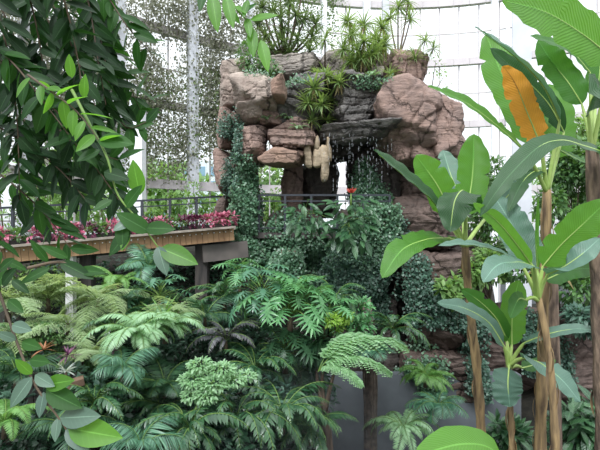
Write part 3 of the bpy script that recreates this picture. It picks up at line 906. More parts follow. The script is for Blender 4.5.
def rosette(name, label, cat, heads, base, n, L, mat, T=T_STRAP, group=None, dry=0, trunk='twig', el=(-.5, 1.3), tr=.03):
    """strap-leaf tufts (heads = world points) joined to the base by stems"""
    root = thing(name, base, label, cat, group); base = np.asarray(base, float)
    for h in heads:
        h = np.asarray(h, float)
        yaw = rng.uniform(0, 2 * PI, n); e_ = rng.uniform(el[0], el[1], n)
        d = np.stack([np.cos(yaw) * np.cos(e_), np.sin(yaw) * np.cos(e_), np.sin(e_)], -1)
        b = MB(); b.inst(T, h + d * .01, frames(d, [0, 0, 1.0001]), L * rng.uniform(.7, 1.1, n)); part(b, 'leaf_tuft', M[mat], root)
        if np.linalg.norm(h - base) > .08:
            b = MB(); m_ = base * .4 + h * .6; m_[2] = base[2] * .6 + h[2] * .4
            b.tube(bez([base - [0, 0, .05], m_, h], 8), tr, tr * .6, 6); part(b, 'stem', M[trunk], root)
        if dry:
            k = dry; yaw = rng.uniform(0, 2 * PI, k); e_ = rng.uniform(-1.5, -.8, k)
            d = np.stack([np.cos(yaw) * np.cos(e_), np.sin(yaw) * np.cos(e_), np.sin(e_)], -1)
            b = MB(); b.inst(T, h + d * .01, frames(d, [0, -1., .2]), L * rng.uniform(.6, .9, k)); part(b, 'dry_leaves', M['dryleaf'], root)
    return root


# ------------------------------------------------------------------ plants on top of the grotto
def top(px, py, Y):
    """top of the stone under a point"""
    w0 = P(px, py, Y); h = BV.ray_cast(Vector((w0[0], Y, w0[2] + .5)), Vector((0, 0, -1)), 3)
    return np.array([w0[0], Y, h[0].z if h[0] is not None else w0[2]])


GT = 'tufted plants growing on the grotto top'
rosette('yucca', 'biggest spiky multi-headed yucca on top of the grotto, right of centre', 'yucca',
        [P(351, 36, 12.3), P(364, 26, 12.5), P(376, 40, 12.4), P(358, 50, 12.1), P(343, 50, 12.3), P(382, 28, 12.7), P(370, 56, 12.0), P(348, 22, 12.8), P(362, 60, 12.0), P(352, 62, 12.2), P(376, 52, 12.2), P(364, 42, 11.9), P(384, 46, 12.4)], top(362, 74, 12.6), 80, .46, 'yucca', group=GT, dry=4)
rosette('dracaena', 'tall bushy dark dracaena reaching above the frame at the left top of the grotto', 'dracaena',
        [P(px, py, Y) for px, py, Y in ((272, 12, 13.6), (290, 4, 13.8), (304, 20, 13.5), (284, 30, 13.4), (266, 36, 13.5), (298, 40, 13.3), (312, 38, 13.5), (280, -10, 13.7), (302, -6, 13.8), (258, 24, 13.7), (290, 52, 13.2), (272, 52, 13.3), (262, 8, 13.6), (296, 16, 13.3), (280, 18, 13.3), (310, 52, 13.2), (262, 46, 13.1), (282, 42, 13.1), (316, 24, 13.6))],
        top(284, 62, 13.4), 64, .46, 'yuccadark', group=GT, tr=.04)
rosette('dracaena', 'thin-stemmed dracaena behind the right end of the big yucca at the top edge', 'dracaena',
        [P(px, py, 13.6) for px, py in ((398, 8), (408, 2), (390, 18), (410, 20))], top(398, 60, 13.3), 40, .5, 'yucca', group=GT, tr=.03)
rosette('yucca', 'small single rosette on the upright grey rock, left of the big yucca', 'yucca', [P(325, 40, 12.7)], top(325, 50, 13.2), 34, .42, 'yucca', group=GT)
for k, (px, py, L, lab) in enumerate([(414, 62, .35, 'grassy tuft on the fissured block at the right top'), (432, 52, .3, 'wiry grass tuft at the right end of the fissured block'), (400, 60, .35, 'grassy tuft at the left end of the fissured block'),
                                      (389, 78, .32, 'bright tuft at the foot of the fissured block beside the arched stone'), (396, 98, .34, 'light green tuft on the left flank of the huge reddish boulder'), (393, 112, .3, 'lower tuft on the left flank of the huge reddish boulder'),
                                      (424, 44, .34, 'thin tall flowering tuft sticking up at the right top'), (386, 92, .28, 'little tuft in the seam between wet rock and reddish boulder')]):
    c = P(px, py, 11.9 if py > 75 else 12.6); rosette('grass_tuft', lab, 'grass', [c + [0, -.12, .04]], c, 60, L * 1.2, 'yucca', T=leafT(5, 1, .025, 'strap', .4, .45), group='grass tufts on the right shoulder of the grotto', tr=.015)
# cascade of rosettes on the wet face
RC = [(338, 62, .42, 'rosette with wide leaves at the top of the wet rock'), (326, 76, .36, 'rosette just above the centre of the wet rock'), (314, 92, .42, 'bright rosette on the wet rock, left of the dry hanging leaves'), (340, 84, .38, 'rosette with dry brown leaves hanging below it on the wet rock'),
      (308, 106, .36, 'rosette on the wet rock above the two small ferns'), (322, 108, .34, 'middle rosette low on the wet rock'), (312, 122, .34, 'lowest left rosette hanging over the cave ledge'), (328, 118, .32, 'lowest right rosette on the ledge above the cave'), (318, 70, .3, 'small rosette touching the flat layered slab'), (333, 96, .34, 'drooping rosette in the middle of the wet rock')]
for px, py, L, lab in RC:
    w0 = P(px, py, 11.6); h = BV.ray_cast(Vector((w0[0], 6, w0[2])), Vector((0, 1, 0)), 9)
    y = h[0].y if h[0] is not None else 11.8
    c = np.array([w0[0], y, w0[2]])
    rosette('bromeliad', lab, 'bromeliad', [c + [0, -.2, .08]], c, 46, L * 1.15, 'yucca', T=T_STRAPW, group='rosettes clinging to the wet rock', dry=5 if 'dry' in lab else 1, tr=.025)


def onrock(px, py, Y0=11.6, out=.03):
    w0 = P(px, py, Y0); h = BV.ray_cast(Vector((w0[0], 6, w0[2])), Vector((0, 1, 0)), 9)
    y = (h[0].y if h[0] is not None else Y0) - out
    s = y / Y0
    return np.array([w0[0], y, w0[2]])


for px, py, s, lab in [(287, 114, .42, 'small fern on the brown ledge left of the lowest rosettes'), (298, 128, .36, 'small fern hanging under the ledge edge, over the slab'), (266, 118, .3, 'tiny fern beside the small wedge-shaped boulder'),
                       (375, 74, .42, 'low fern at the foot of the big yucca'), (392, 70, .3, 'fern sprig beside the arched stone'), (356, 76, .36, 'fern at the left foot of the big yucca')]:
    fern('fern', lab, 'fern', onrock(px, py), 'sword', F_SWORD, 'fernpale', n=7, scale=s, yaw0=YAWC, spread=3.4, group='small ferns on the grotto stones')
bush('shrub', 'low leafy clump between the rounded and the big pale boulders at the upper left', 'shrub', top(258, 66, 12.2), [pb(256, 62, 12.2, 18, 9), pb(246, 54, 12.6, 9, 12), pb(268, 66, 12.2, 12, 6)], 700, T_OV, .12, 'bush')
bush('shrub', 'wispy trailing plant at the right end of the grotto top, against the glass', 'shrub', top(430, 60, 12.8), [pb(436, 66, 12.6, 8, 12), pb(444, 84, 12.5, 7, 16)], 120, T_OV, .08, 'bushlight')

# the two leafy dark shrubs and the red flower
for nm, lab, px, py, blobs, n, sz in [('peace_lily', 'dark broad-leaved plant hanging at the left below the cave railing', 305, 214, [pb(303, 214, 11.0, 20, 15), pb(314, 222, 10.9, 16, 12)], 60, .34),
                                      ('peace_lily', 'larger dark broad-leaved plant around the red flower, right of the cave railing', 352, 222, [pb(352, 212, 10.9, 24, 18), pb(356, 232, 10.8, 18, 16), pb(340, 232, 10.8, 12, 16)], 95, .37)]:
    c = onrock(px, py, 11.4)
    root = thing(nm, c, lab, 'shrub', 'broad-leaved shrubs on the cave ledge')
    pos, d = blob_pts(blobs, n); d = d * [1, 1, .5] + [0, -.7, -.55] + rng.normal(size=(n, 3)) * .35
    b = MB(); b.inst(T_BIG, pos, frames(d, [0, -.6, 1.]), sz * rng.uniform(.6, 1.1, n)); part(b, 'foliage', M['glossy'], root)
    for q in range(0, n, 9):
        b = MB(); b.tube(bez([c, (c + pos[q]) / 2 + [0, 0, .12], pos[q]], 6), .012, .006, 4); part(b, 'stem', M['stem'], root)
c = P(351, 194, 10.75); root = thing('bromeliad', c - [0, 0, .25], 'red flowering bromeliad rising from the larger dark plant', 'bromeliad')
b = MB(); n = 26; d = rand_dirs(n, 1.3); b.inst(T_LANCE, np.repeat([c], n, 0) + d * .03, frames(d, [0, -1, .1]), rng.uniform(.10, .17, n)); part(b, 'flower_bract', M['redflower'], root)
b = MB(); b.tube([c - [0, 0, .3], c], .02, .015, 6); part(b, 'stem', M['stem'], root)

# ------------------------------------------------------------------ lower jungle


def fp(px, py, Y):
    w0 = P(px, py, Y); return w0


LP_ = [  # label, px, py, Y, key, fn, mat, n, scale
    ('feathery light green plant at the far left below the walkway', 8, 305, 8.6, 'feather', F_FEATH, 'feather', 9, 1.3),
    ('feathery light green plant left of the white walkway post', 48, 300, 8.9, 'feather', F_FEATH, 'feather', 10, 1.2),
    ('feathery light green plant right under the dark walkway post', 98, 300, 8.6, 'feather', F_FEATH, 'feather', 10, 1.1),
    ('feathery light green plant spreading above the arching sword fern', 68, 325, 8.0, 'feather', F_FEATH, 'feather', 9, 1.0),
    ('feathery plant at the left edge above the spotted plant', 14, 335, 7.6, 'feather', F_FEATH, 'feather', 8, .9),
    ('bright arching sword fern with long fronds in the middle of the left bank', 140, 338, 7.4, 'sword', F_SWORD, 'fern', 22, 1.05),
    ('sword fern whose fronds hang to the right above the palm', 165, 330, 7.8, 'sword', F_SWORD, 'fern', 18, .95),
    ('green fern beneath the dark walkway post', 118, 285, 9.2, 'swordd', F_SWORD, 'fern', 9, .9),
    ('bushy fern tumbling below the middle of the walkway', 148, 268, 9.8, 'wide', F_WIDE, 'fernblue', 10, .9),
    ('dark fern behind the fern on the left bank', 120, 312, 9.0, 'widedark', F_WIDE, 'ferndark', 10, .9),
    ('blue-green palm-like plant with hanging leaflets at the centre of the left bank', 122, 372, 6.7, 'palm', F_PALM, 'fernblue', 9, .62),
    ('grey-green cycad frond cluster cut by the bottom edge', 140, 448, 5.8, 'palm', F_PALM, 'fernpale', 7, .62),
    ('green fern at the lower left corner', 4, 425, 6.2, 'swordd', F_SWORD, 'fern', 10, .75),
    ('dark fern at the left edge above the lower left corner fern', 16, 375, 6.8, 'widedark', F_WIDE, 'ferndark', 10, .8),
    ('dark large fern at the bottom centre, below the purple-black fronds', 235, 425, 7.2, 'cane', F_CANE, 'caneleaf', 20, 1.1),
    ('leafy fern arching to the right at the bottom centre', 282, 418, 7.4, 'cane', F_CANE, 'caneleaf', 20, 1.05),
    ('dusky fern in the mist at the bottom, right of the cycad', 190, 432, 6.6, 'cane', F_CANE, 'caneleaf', 20, 1.0),
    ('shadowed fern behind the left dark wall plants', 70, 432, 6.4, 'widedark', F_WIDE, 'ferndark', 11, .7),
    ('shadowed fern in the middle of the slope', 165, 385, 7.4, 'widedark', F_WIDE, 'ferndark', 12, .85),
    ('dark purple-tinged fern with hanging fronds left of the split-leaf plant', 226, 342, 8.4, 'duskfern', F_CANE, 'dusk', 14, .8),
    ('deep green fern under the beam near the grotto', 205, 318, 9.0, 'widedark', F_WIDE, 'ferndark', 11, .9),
    ('fresh green fern at the foot of the squared rock, lower right', 404, 430, 9.6, 'sword', F_SWORD, 'fern', 18, 1.0),
    ('fern on the rock shelf left of the squared rock', 425, 378, 10.8, 'swordd', F_SWORD, 'ferndark', 16, .9),
    ('green fern between the two lower banana plants', 438, 405, 10.0, 'widegreen', F_WIDE, 'fernblue', 12, .8),
    ('fern drooping under the big pale frond', 372, 352, 9.4, 'widegreen', F_WIDE, 'fernblue', 10, .8),
    ('glossy caned plant with paired leaflets in front of the board wall', 95, 405, 6.6, 'cane', F_CANE, 'caneleaf', 16, .8),
    ('glossy caned plant arching over the mist between cycad and board wall', 160, 408, 7.4, 'cane', F_CANE, 'caneleaf', 16, .9),
    ('glossy caned plant under the large split-leaf philodendron', 255, 372, 8.2, 'cane', F_CANE, 'caneleaf', 18, .95),
    ('glossy caned plant left of the slim dark trunk at the bottom', 310, 432, 8.0, 'cane', F_CANE, 'caneleaf', 16, .9),
    ('bright fine-leaved fern climbing between the beam and the arching sword fern', 178, 312, 8.4, 'feather', F_FEATH, 'fern', 10, .7),
    ('fine feathery plant right of the spotted plant', 92, 352, 7.4, 'feather', F_FEATH, 'fern', 10, .6),
    ('glossy leaflets spilling under the walkway cross beam', 225, 300, 9.6, 'cane', F_CANE, 'fernblue', 14, .9),
    ('dark caned plant on the bank below the dark walkway post', 115, 330, 8.4, 'cane', F_CANE, 'caneleaf', 14, .8),
    ('hanging blue-green leaflets at the left foot of the ivy curtain', 335, 300, 9.6, 'cane', F_CANE, 'fernblue', 16, .9),
    ('leafy caned plant between the root column and the brown blocks', 392, 330, 10.2, 'cane', F_CANE, 'caneleaf', 14, .9),
    ('dark fern in the recess left of the palm trunk', 300, 372, 9.6, 'widedark', F_WIDE, 'ferndark', 11, .9),
]
for lab, px, py, Y, key, fn, mat, n, s in LP_:
    fern('fern' if 'cycad' not in lab and 'palm-like' not in lab else 'cycad', lab, 'fern' if 'cycad' not in lab and 'palm-like' not in lab else 'palm', fp(px, py, Y), key, fn, mat, n=int(n * 1.3), scale=s, yaw0=YAWC, spread=5.6, group='ferns on the planted bank')

# split-leaf philodendrons
for lab, px, py, Y, n, s, mat, key in [('large split-leaf philodendron in front of the brown rock at the picture centre', 290, 318, 8.6, 46, 1.3, 'philo', 'philo'), ('bright split-leaf plant at the left of the large philodendron, under the ivy pillar', 262, 300, 8.9, 28, 1.1, 'fernblue', 'philob'),
                              ('split-leaf plant right of the large philodendron, over the dark recess', 325, 325, 8.9, 28, 1.1, 'philo', 'philo'), ('blue-green split-leaf plant under the walkway joist', 160, 300, 9.3, 20, .9, 'fernblue', 'philob'),
                              ('shaded split-leaf philodendron below the large one', 285, 358, 8.8, 30, 1.2, 'ferndark', 'philod'), ('split-leaf plant under the right end of the walkway', 240, 285, 9.8, 20, .9, 'philo', 'philo')]:
    fern('philodendron', lab, 'philodendron', fp(px, py, Y), key, F_SPLIT, mat, n=n, scale=s, yaw0=YAWC, spread=5.6, tilt=(-.5, .9), group='split-leaf philodendrons', part_name='leaf', rachis_part='leaf_stalk')

# big pale twice-divided frond plant
c = fp(318, 372, 7.6)
root = thing('tree_fern', c, 'pale wide divided frond arching right in front of the grey wall', 'fern')
f, rc = two_pinnate(2.0, 19, .19, 1.0, 1.6, 'oval', tinyT(.5, .1), .05, 8, pd=.35)
for yaw, s, rx in ((PI + 1.9, 1.0, .0), (PI + 1.35, .7, -.1), (PI + 2.3, .8, .12), (PI + .9, .5, -.2)):
    o = put('frond', f.mesh('frond', M['fernpale']) if yaw == PI + 1.9 else o.data, root); o.rotation_euler = (rx, 0, yaw); o.scale = (s, s, s)
    put('rachis', rc.mesh('rachis', M['stem']), o)
c2 = fp(205, 398, 7.0)
bush('shrub', 'pale mint-green shrub with layered small leaves below the dark purple fern', 'shrub', c2, [pb(200, 366, 7.0, 12, 7), pb(222, 370, 7.0, 14, 6), pb(192, 380, 6.9, 12, 7), pb(214, 384, 6.9, 15, 6), pb(234, 380, 7.0, 12, 5), pb(206, 396, 6.8, 12, 7), pb(190, 396, 6.8, 9, 5), pb(246, 376, 7.1, 10, 4)], 2000, T_OV, .062, 'fernpale', stem='stem')

# other undergrowth masses
UG = [
    ('pale fine-leaved undergrowth at the far left under the walkway', (20, 280, 9.6, 40, 24), 900, T_OV, .09, 'bushlight', 8),
    ('light undergrowth around the white walkway post', (72, 292, 10.2, 34, 22), 700, T_OV, .09, 'bushlight', 7),
    ('light green undergrowth left of the arching sword fern', (30, 345, 7.8, 40, 22), 900, T_OV, .08, 'bush', 6),
    ('dark undergrowth on the bank beneath the walkway', (140, 300, 10.6, 46, 28), 900, T_OV, .12, 'bush', 6),
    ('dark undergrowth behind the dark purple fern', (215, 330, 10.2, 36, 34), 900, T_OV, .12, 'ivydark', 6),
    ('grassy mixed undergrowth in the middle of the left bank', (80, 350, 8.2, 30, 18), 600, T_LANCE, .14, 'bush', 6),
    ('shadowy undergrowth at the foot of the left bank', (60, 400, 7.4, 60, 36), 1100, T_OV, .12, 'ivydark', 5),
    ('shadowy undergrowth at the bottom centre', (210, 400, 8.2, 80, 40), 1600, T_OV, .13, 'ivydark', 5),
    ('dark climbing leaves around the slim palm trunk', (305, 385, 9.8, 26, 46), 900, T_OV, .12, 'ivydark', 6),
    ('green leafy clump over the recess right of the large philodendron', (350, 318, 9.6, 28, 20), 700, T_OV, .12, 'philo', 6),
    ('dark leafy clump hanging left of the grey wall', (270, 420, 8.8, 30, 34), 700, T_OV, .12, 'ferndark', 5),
    ('lime green clump at the right shoulder of the large philodendron', (336, 322, 8.4, 14, 10), 420, T_OV, .09, 'limeleaf', 4),
    ('glossy leaves at the foot of the right banana trunks', (585, 420, 7.6, 26, 34), 240, T_BIG, .3, 'glossy', 5),
    ('dark low leaves under the lowest banana crown', (505, 432, 8.8, 26, 18), 260, T_BIG, .26, 'glossy', 4),
]
for lab, (px, py, Y, rx, ry), n, T, sz, mat, nb_ in UG:
    bl = [pb(px + rng.uniform(-.7, .7) * rx, py + rng.uniform(-.6, .6) * ry, Y + rng.uniform(-.3, .3), rx * .5, ry * .5) for _ in range(nb_)]
    w0 = P(px, py, Y); g = gz(w0[0], Y)
    bush('undergrowth', lab, 'shrub', (w0[0], Y, max(min(g, w0[2] - .1), w0[2] - ry / F * Y * 1.2)), bl, n, T, sz, mat, group='leafy undergrowth on the banks', lean=.6)

n = 26000
xx = rng.uniform(-7, 1.0, n); yy = rng.uniform(4.8, 12, n); zz = ground(xx, yy) + rng.uniform(0, .45, n) ** 1.3
b = MB(); b.inst(T_OV, np.stack([xx, yy, zz], -1), frames(rng.normal(size=(n, 3)) * [1, 1, .5] + [0, -.4, .1], rng.normal(size=(n, 3)) * .4 + [0, -.3, 1]), rng.uniform(.07, .17, n))
tag(b.build('ground_cover', M['cover']), 'low leafy ground cover over the whole planted bank, darkened as canopy shade', 'plants', kind='stuff')
n = 9000
xx = rng.uniform(0.6, 7, n); yy = rng.uniform(8.0, 11, n); zz = ground(xx, yy) + rng.uniform(0, .9, n)
b = MB(); b.inst(T_OV, np.stack([xx, yy, zz], -1), frames(rng.normal(size=(n, 3)) * [1, 1, .5] + [0, -.4, .1], rng.normal(size=(n, 3)) * .4 + [0, -.3, 1]), rng.uniform(.08, .2, n))
tag(b.build('ground_cover', M['cover']), 'leafy ground cover, darkened as shade, at the foot of the grey wall and the banana trunks', 'plants', kind='stuff')

# birds nest, spotted plant, bromeliads, planter box
rosette('birds_nest_fern', 'upright broad strap-leaved fern under the walkway joist', 'fern', [P(163, 325, 8.2)], P(163, 330, 8.2), 26, .55, 'fern', T=T_STRAPW, el=(.2, 1.4))
rosette('bromeliad', 'purple bromeliad left of centre on the left bank', 'bromeliad', [P(68, 356, 6.8)], P(68, 360, 6.8), 26, .2, 'purple', T=T_STRAPW, group='purple bromeliads on the left bank', el=(-.1, 1.3))
rosette('bromeliad', 'purple bromeliad beside the blue-green palm-like plant', 'bromeliad', [P(114, 354, 6.9)], P(114, 358, 6.9), 22, .22, 'purple', T=T_STRAPW, group='purple bromeliads on the left bank', el=(-.1, 1.3))
rosette('bromeliad', 'white-spotted silvery bromeliad above the terracotta edge', 'bromeliad', [P(66, 372, 6.5)], P(66, 378, 6.5), 26, .17, 'silver', T=T_STRAPW, el=(-.2, 1.2))
rosette('bromeliad', 'brownish orange bromeliad left of the purple one', 'bromeliad', [P(44, 350, 7.0)], P(44, 354, 7.0), 20, .2, 'orangeleaf', T=T_STRAPW, el=(-.1, 1.3))
b = MB(); a, c = P(52, 390, 6.7), P(84, 380, 6.9); b.beam(a, c, .2, .1); tag(b.build('planter_edge', M['terracotta'], smooth=False), 'brown planter edge under the white-spotted bromeliad', 'planter')
b = MB()
for q in range(6):
    x = -4.35 + q * .15; b.box((x, 7.1, 3.0), (x + .14, 7.18 + .01 * (q % 2), CZ - 2.35))
tag(b.build('board_wall', M['darkwood'], smooth=False), 'dark vertical board retaining wall under the left bank plants', 'wall')

# slim palm trunk, hanging root column
a = P(322, 380, 8.6); base = np.array([P(328, 450, 8.6)[0], 8.6, 0.0])
root = thing('slim_tree', base, 'slim dark forked small tree in front of the grey wall at the bottom centre', 'tree')
b = MB(); b.tube(poly([base, P(328, 450, 8.6), P(326, 425, 8.6), P(325, 412, 8.6)], 16), .13, .1, 8); part(b, 'trunk', M['bark'], root)
for e_ in ([(325, 412), (318, 385), (316, 355)], [(325, 412), (330, 388), (338, 360)], [(325, 412), (322, 380), (326, 350)]):
    b = MB(); b.tube(poly([P(x, y, 8.6) for x, y in e_], 10), .05, .02, 6); part(b, 'branch', M['bark'], root)
blobs = [pb(316, 348, 8.6, 14, 12), pb(340, 352, 8.6, 14, 10), pb(326, 342, 8.7, 12, 10)]
pos, d = blob_pts(blobs, 300); b = MB(); b.inst(T_LANCE, pos, frames(d + [0, 0, -.7], [0, -.4, 1]), .25 * rng.uniform(.6, 1.2, 300)); part(b, 'foliage', M['ferndark'], root)
base = np.array([P(371, 450, 10)[0], 10.0, gz(P(371, 450, 10)[0], 10)])
root = thing('root_column', base, 'shaggy dark column of hanging roots in front of the grey wall', 'trunk')
b = MB(); b.tube(poly([base, P(370, 400, 10), P(370, 345, 10.2), P(366, 300, 10.8)], 16), .17, .12, 9); part(b, 'trunk', M['root'], root)
for q in range(14):
    o_ = rng.uniform(-.15, .15, 2); b = MB(); b.tube(poly([P(368, 320, 10.2) + [o_[0], o_[1] - .1, 0], P(370, 380, 10) + [o_[0] * 1.2, o_[1] - .12, 0], P(371, 440, 10) + [o_[0] * .9, o_[1] - .1, rng.uniform(-.2, .4)]], 8), .02, .01, 4); part(b, 'aerial_root', M['root'], root)

# ------------------------------------------------------------------ bananas
def blade(path, W, face, prof=None, fold=.25, wave=.03, tears=3, nl=30, nc=3, start=.0, curlside=0.0):
    n = len(path); s = np.linspace(0, 1, n)
    t = nrm(np.gradient(path, axis=0)); side = nrm(np.cross(t, nrm(face))); nn = np.cross(side, t)
    wv = np.clip(s / .16, 0, 1) ** .6 * np.clip((1 - s) / .28, 0, 1) ** .55
    wv = np.maximum(wv, .02) * W / 2
    u = np.linspace(-1, 1, 2 * nc + 1)
    ed = 1 + rng.normal(size=(n, 2)) * .012
    for _ in range(tears):
        k = int(rng.integers(4, n - 3)); sd = int(rng.integers(2)); ed[k, sd] *= rng.uniform(.55, .85)
    sc_ = np.where(u[None] < 0, ed[:, :1], ed[:, 1:])
    X = u[None] * wv[:, None] * sc_
    ph = rng.uniform(0, 6)
    Z = fold * np.abs(X) * (1 - .5 * np.abs(u)[None]) * 1.0 + wave * W * np.sin(s[:, None] * 38 + ph + u[None] * 2) * np.abs(u[None]) ** 1.5 + curlside * X * np.abs(u)[None]
    V = path[:, None] + side[:, None] * X[..., None] + nn[:, None] * Z[..., None]
    m = 2 * nc + 1; i = np.arange(n - 1)[:, None] * m; j = np.arange(m - 1)[None]
    q = np.stack([i + j, i + j + 1, i + m + j + 1, i + m + j], -1).reshape(-1, 4)
    U = np.stack([np.broadcast_to(u[None] * .5 + .5, X.shape), np.broadcast_to(s[:, None], X.shape)], -1).reshape(-1, 2)
    b = MB(); b.add(V.reshape(-1, 3), [q], U); return b


def banana_leaf(root, crown, pts, W, face, mat, Y, fold=.25, wave=.03, tears=2, curlside=0.0, label=None):
    """pts: [(px,py,dY)...] blade start -> tip; crown: where the stalk leaves the stem"""
    wp = [P(a, b_, Y + c_) for a, b_, c_ in pts]
    path = poly(wp, 34); Wm = W * Y / F
    st = poly([crown, (np.asarray(crown) * .45 + wp[0] * .55) + [0, 0, .03], wp[0]], 8)
    b = blade(path, Wm, face, fold=fold, wave=wave, tears=tears, curlside=curlside)
    o = part(b, 'leaf', M[mat], root)
    if label: o['label'] = label
    b = MB(); k = nrm(face) * .006
    b.tube(np.concatenate([st[:-1], path[:-2] - k]), np.concatenate([np.linspace(.034, .022, 7), np.linspace(.014, .003, 32)]) * (Y / 6), sides=6)
    rb = put('midrib', None, o) if False else part(b, 'midrib', M['rib'], o)
    return o


def banana(label, crown, trunk, r0, r1, Y, leaves, mat_stem='pseudo', group='banana plants on the right'):
    tp = [P(a, b_, Y + c_) for a, b_, c_ in trunk]
    x, y = tp[0][0], tp[0][1]; g = gz(x, y)
    base = np.array([x, y, g])
    root = thing('banana_plant', base, label, 'banana plant', group)
    cr0 = P(crown[0], crown[1], Y)
    path = poly([base - [0, 0, .1]] + tp[:] + [cr0], 30)
    rr = np.linspace(r0, r1, 30) * (1 + .12 * np.sin(np.arange(30) * 1.9))
    b = MB(); b.tube(path, rr, sides=12); part(b, 'trunk', M[mat_stem], root)
    for q in range(18):      # loose dry sheaths
        k = int(rng.integers(4, 29)); a = rng.uniform(0, 2 * PI); p0 = path[k] + np.array([math.cos(a), math.sin(a), 0]) * rr[k]
        b = MB(); b.inst(T_STRAPW, [p0], frames(np.array([[math.cos(a) * .3, math.sin(a) * .3, -1]]), [math.cos(a), math.sin(a), .3]), .35); part(b, 'dry_sheath', M['pseudo'], root)
    for L in leaves:
        pts, W, face, mat = L[:4]; kw = L[4] if len(L) > 4 else {}
        banana_leaf(root, cr0 + [0, 0, -.05], pts, W, face, mat, Y, **kw)
    return root


FC = (0, -1, .25)
banana('medium banana plant in front of the brown rocks with upright bright leaves', (465, 243), [(482, 450, .3), (476, 360, .2), (468, 290, .1)], .095, .06, 7.0, [
    ([(450, 214, -.1), (440, 190, -.2), (416, 155, -.3)], 29, (-.3, -1, .3), 'bananabright'),
    ([(466, 215, .1), (472, 180, .2), (474, 134, .3)], 33, (0, -1, .1), 'bananabright'),
    ([(466, 212, -.2), (463, 190, -.6), (455, 200, -.9), (450, 232, -1.0)], 32, (0, -.2, 1), 'bananadark', dict(fold=-.5)),
    ([(452, 226, -.1), (430, 198, -.5), (400, 172, -.9), (374, 150, -1.2)], 22, (.35, -.75, .75), 'bananadark', dict(fold=.6)),
    ([(446, 222, .2), (428, 196, .0), (402, 172, -.3), (378, 154, -.6)], 18, (-.2, -.6, 1), 'banana'),
    ([(446, 238, -.2), (424, 240, -.7), (402, 250, -1.0), (382, 278, -1.2)], 25, (-.2, -.8, .8), 'bananabright', dict(fold=.3)),
    ([(462, 200, .6), (452, 178, .8), (443, 150, 1.0)], 26, (0, -1, .2), 'bananapale'),
    ([(478, 246, -.2), (462, 240, -.8), (448, 236, -1.0)], 10, (0, -.4, 1), 'banana'),
    ([(490, 214, .5), (512, 190, .6), (525, 160, .7)], 22, (.2, -1, .2), 'bananapale'),
])
banana('tall banana plant with an orange dead leaf beside the big steel column', (547, 190), [(540, 450, .2), (542, 380, .1), (544, 290, 0)], .095, .06, 6.2, [
    ([(541, 146, -.2), (527, 112, -.3), (512, 78, -.35), (503, 66, -.4)], 25, (-.25, -1, .1), 'dead', dict(wave=.06, tears=5, fold=-.2, label='orange dead leaf')),
    ([(526, 152, -.3), (500, 128, -.7), (465, 102, -1.0), (428, 86, -1.3)], 17, (-.1, -.85, .6), 'bananabright', dict(fold=.35)),
    ([(541, 150, .3), (520, 108, .5), (500, 70, .6), (486, 34, .7)], 44, (0, -1, .15), 'bananabright'),
    ([(556, 158, .4), (558, 120, .5), (549, 84, .6)], 38, (.1, -1, .1), 'bananabright'),
    ([(560, 120, -.1), (545, 88, -.4), (515, 56, -.8), (475, 27, -1.1)], 20, (.4, -.7, .8), 'bananapale', dict(fold=.5, label='folded leaf with a painted silvery sheen')),
    ([(564, 132, .3), (550, 106, .2), (524, 78, .0), (490, 48, -.2)], 20, (-.3, -.9, .2), 'bananadark', dict(fold=.3)),
    ([(560, 150, .2), (580, 160, .1), (600, 168, .0)], 14, (0, -.5, 1), 'banana'),
    ([(545, 170, .1), (533, 172, -.2), (520, 186, -.5), (508, 212, -.6)], 14, (0, -.6, .7), 'bananadark'),
])
banana('banana plant with the widest pale and bright leaves at the right, nearest the viewer', (538, 296), [(556, 450, .1), (553, 400, .05), (545, 330, .0)], .05, .04, 5.2, [
    ([(543, 266, -.05), (560, 246, -.15), (583, 224, -.3), (608, 200, -.4)], 34, (.35, -1, .55), 'bananabright', dict(fold=.15)),
    ([(534, 268, .2), (520, 240, .4), (506, 215, .5), (494, 196, .6)], 36, (-.2, -1, .2), 'bananapale'),
    ([(531, 264, -.2), (515, 242, -.4), (496, 220, -.6), (473, 203, -.8)], 14, (-.5, -.8, .2), 'bananabright', dict(fold=.5)),
    ([(534, 266, -.3), (515, 262, -.8), (494, 268, -1.1), (483, 282, -1.2)], 24, (-.1, -.7, 1), 'bananapale', dict(fold=.1)),
    ([(520, 262, .0), (490, 248, -.2), (462, 243, -.35), (438, 246, -.5)], 13, (0, -.5, 1), 'bananapale', dict(fold=.4)),
    ([(548, 274, -.1), (565, 266, -.4), (582, 254, -.5), (600, 238, -.5)], 21, (.1, -.7, 1), 'bananapale', dict(fold=.1)),
    ([(526, 300, -.2), (518, 300, -.5), (510, 318, -.7)], 14, (0, -.8, .4), 'banana'),
    ([(538, 270, .05), (536, 235, .1), (538, 196, .1)], 4, (0, -1, .1), 'bananabright', dict(fold=2, tears=0)),
    ([(545, 280, .3), (570, 270, .6), (598, 268, .8)], 22, (.1, -1, .5), 'banana'),
])
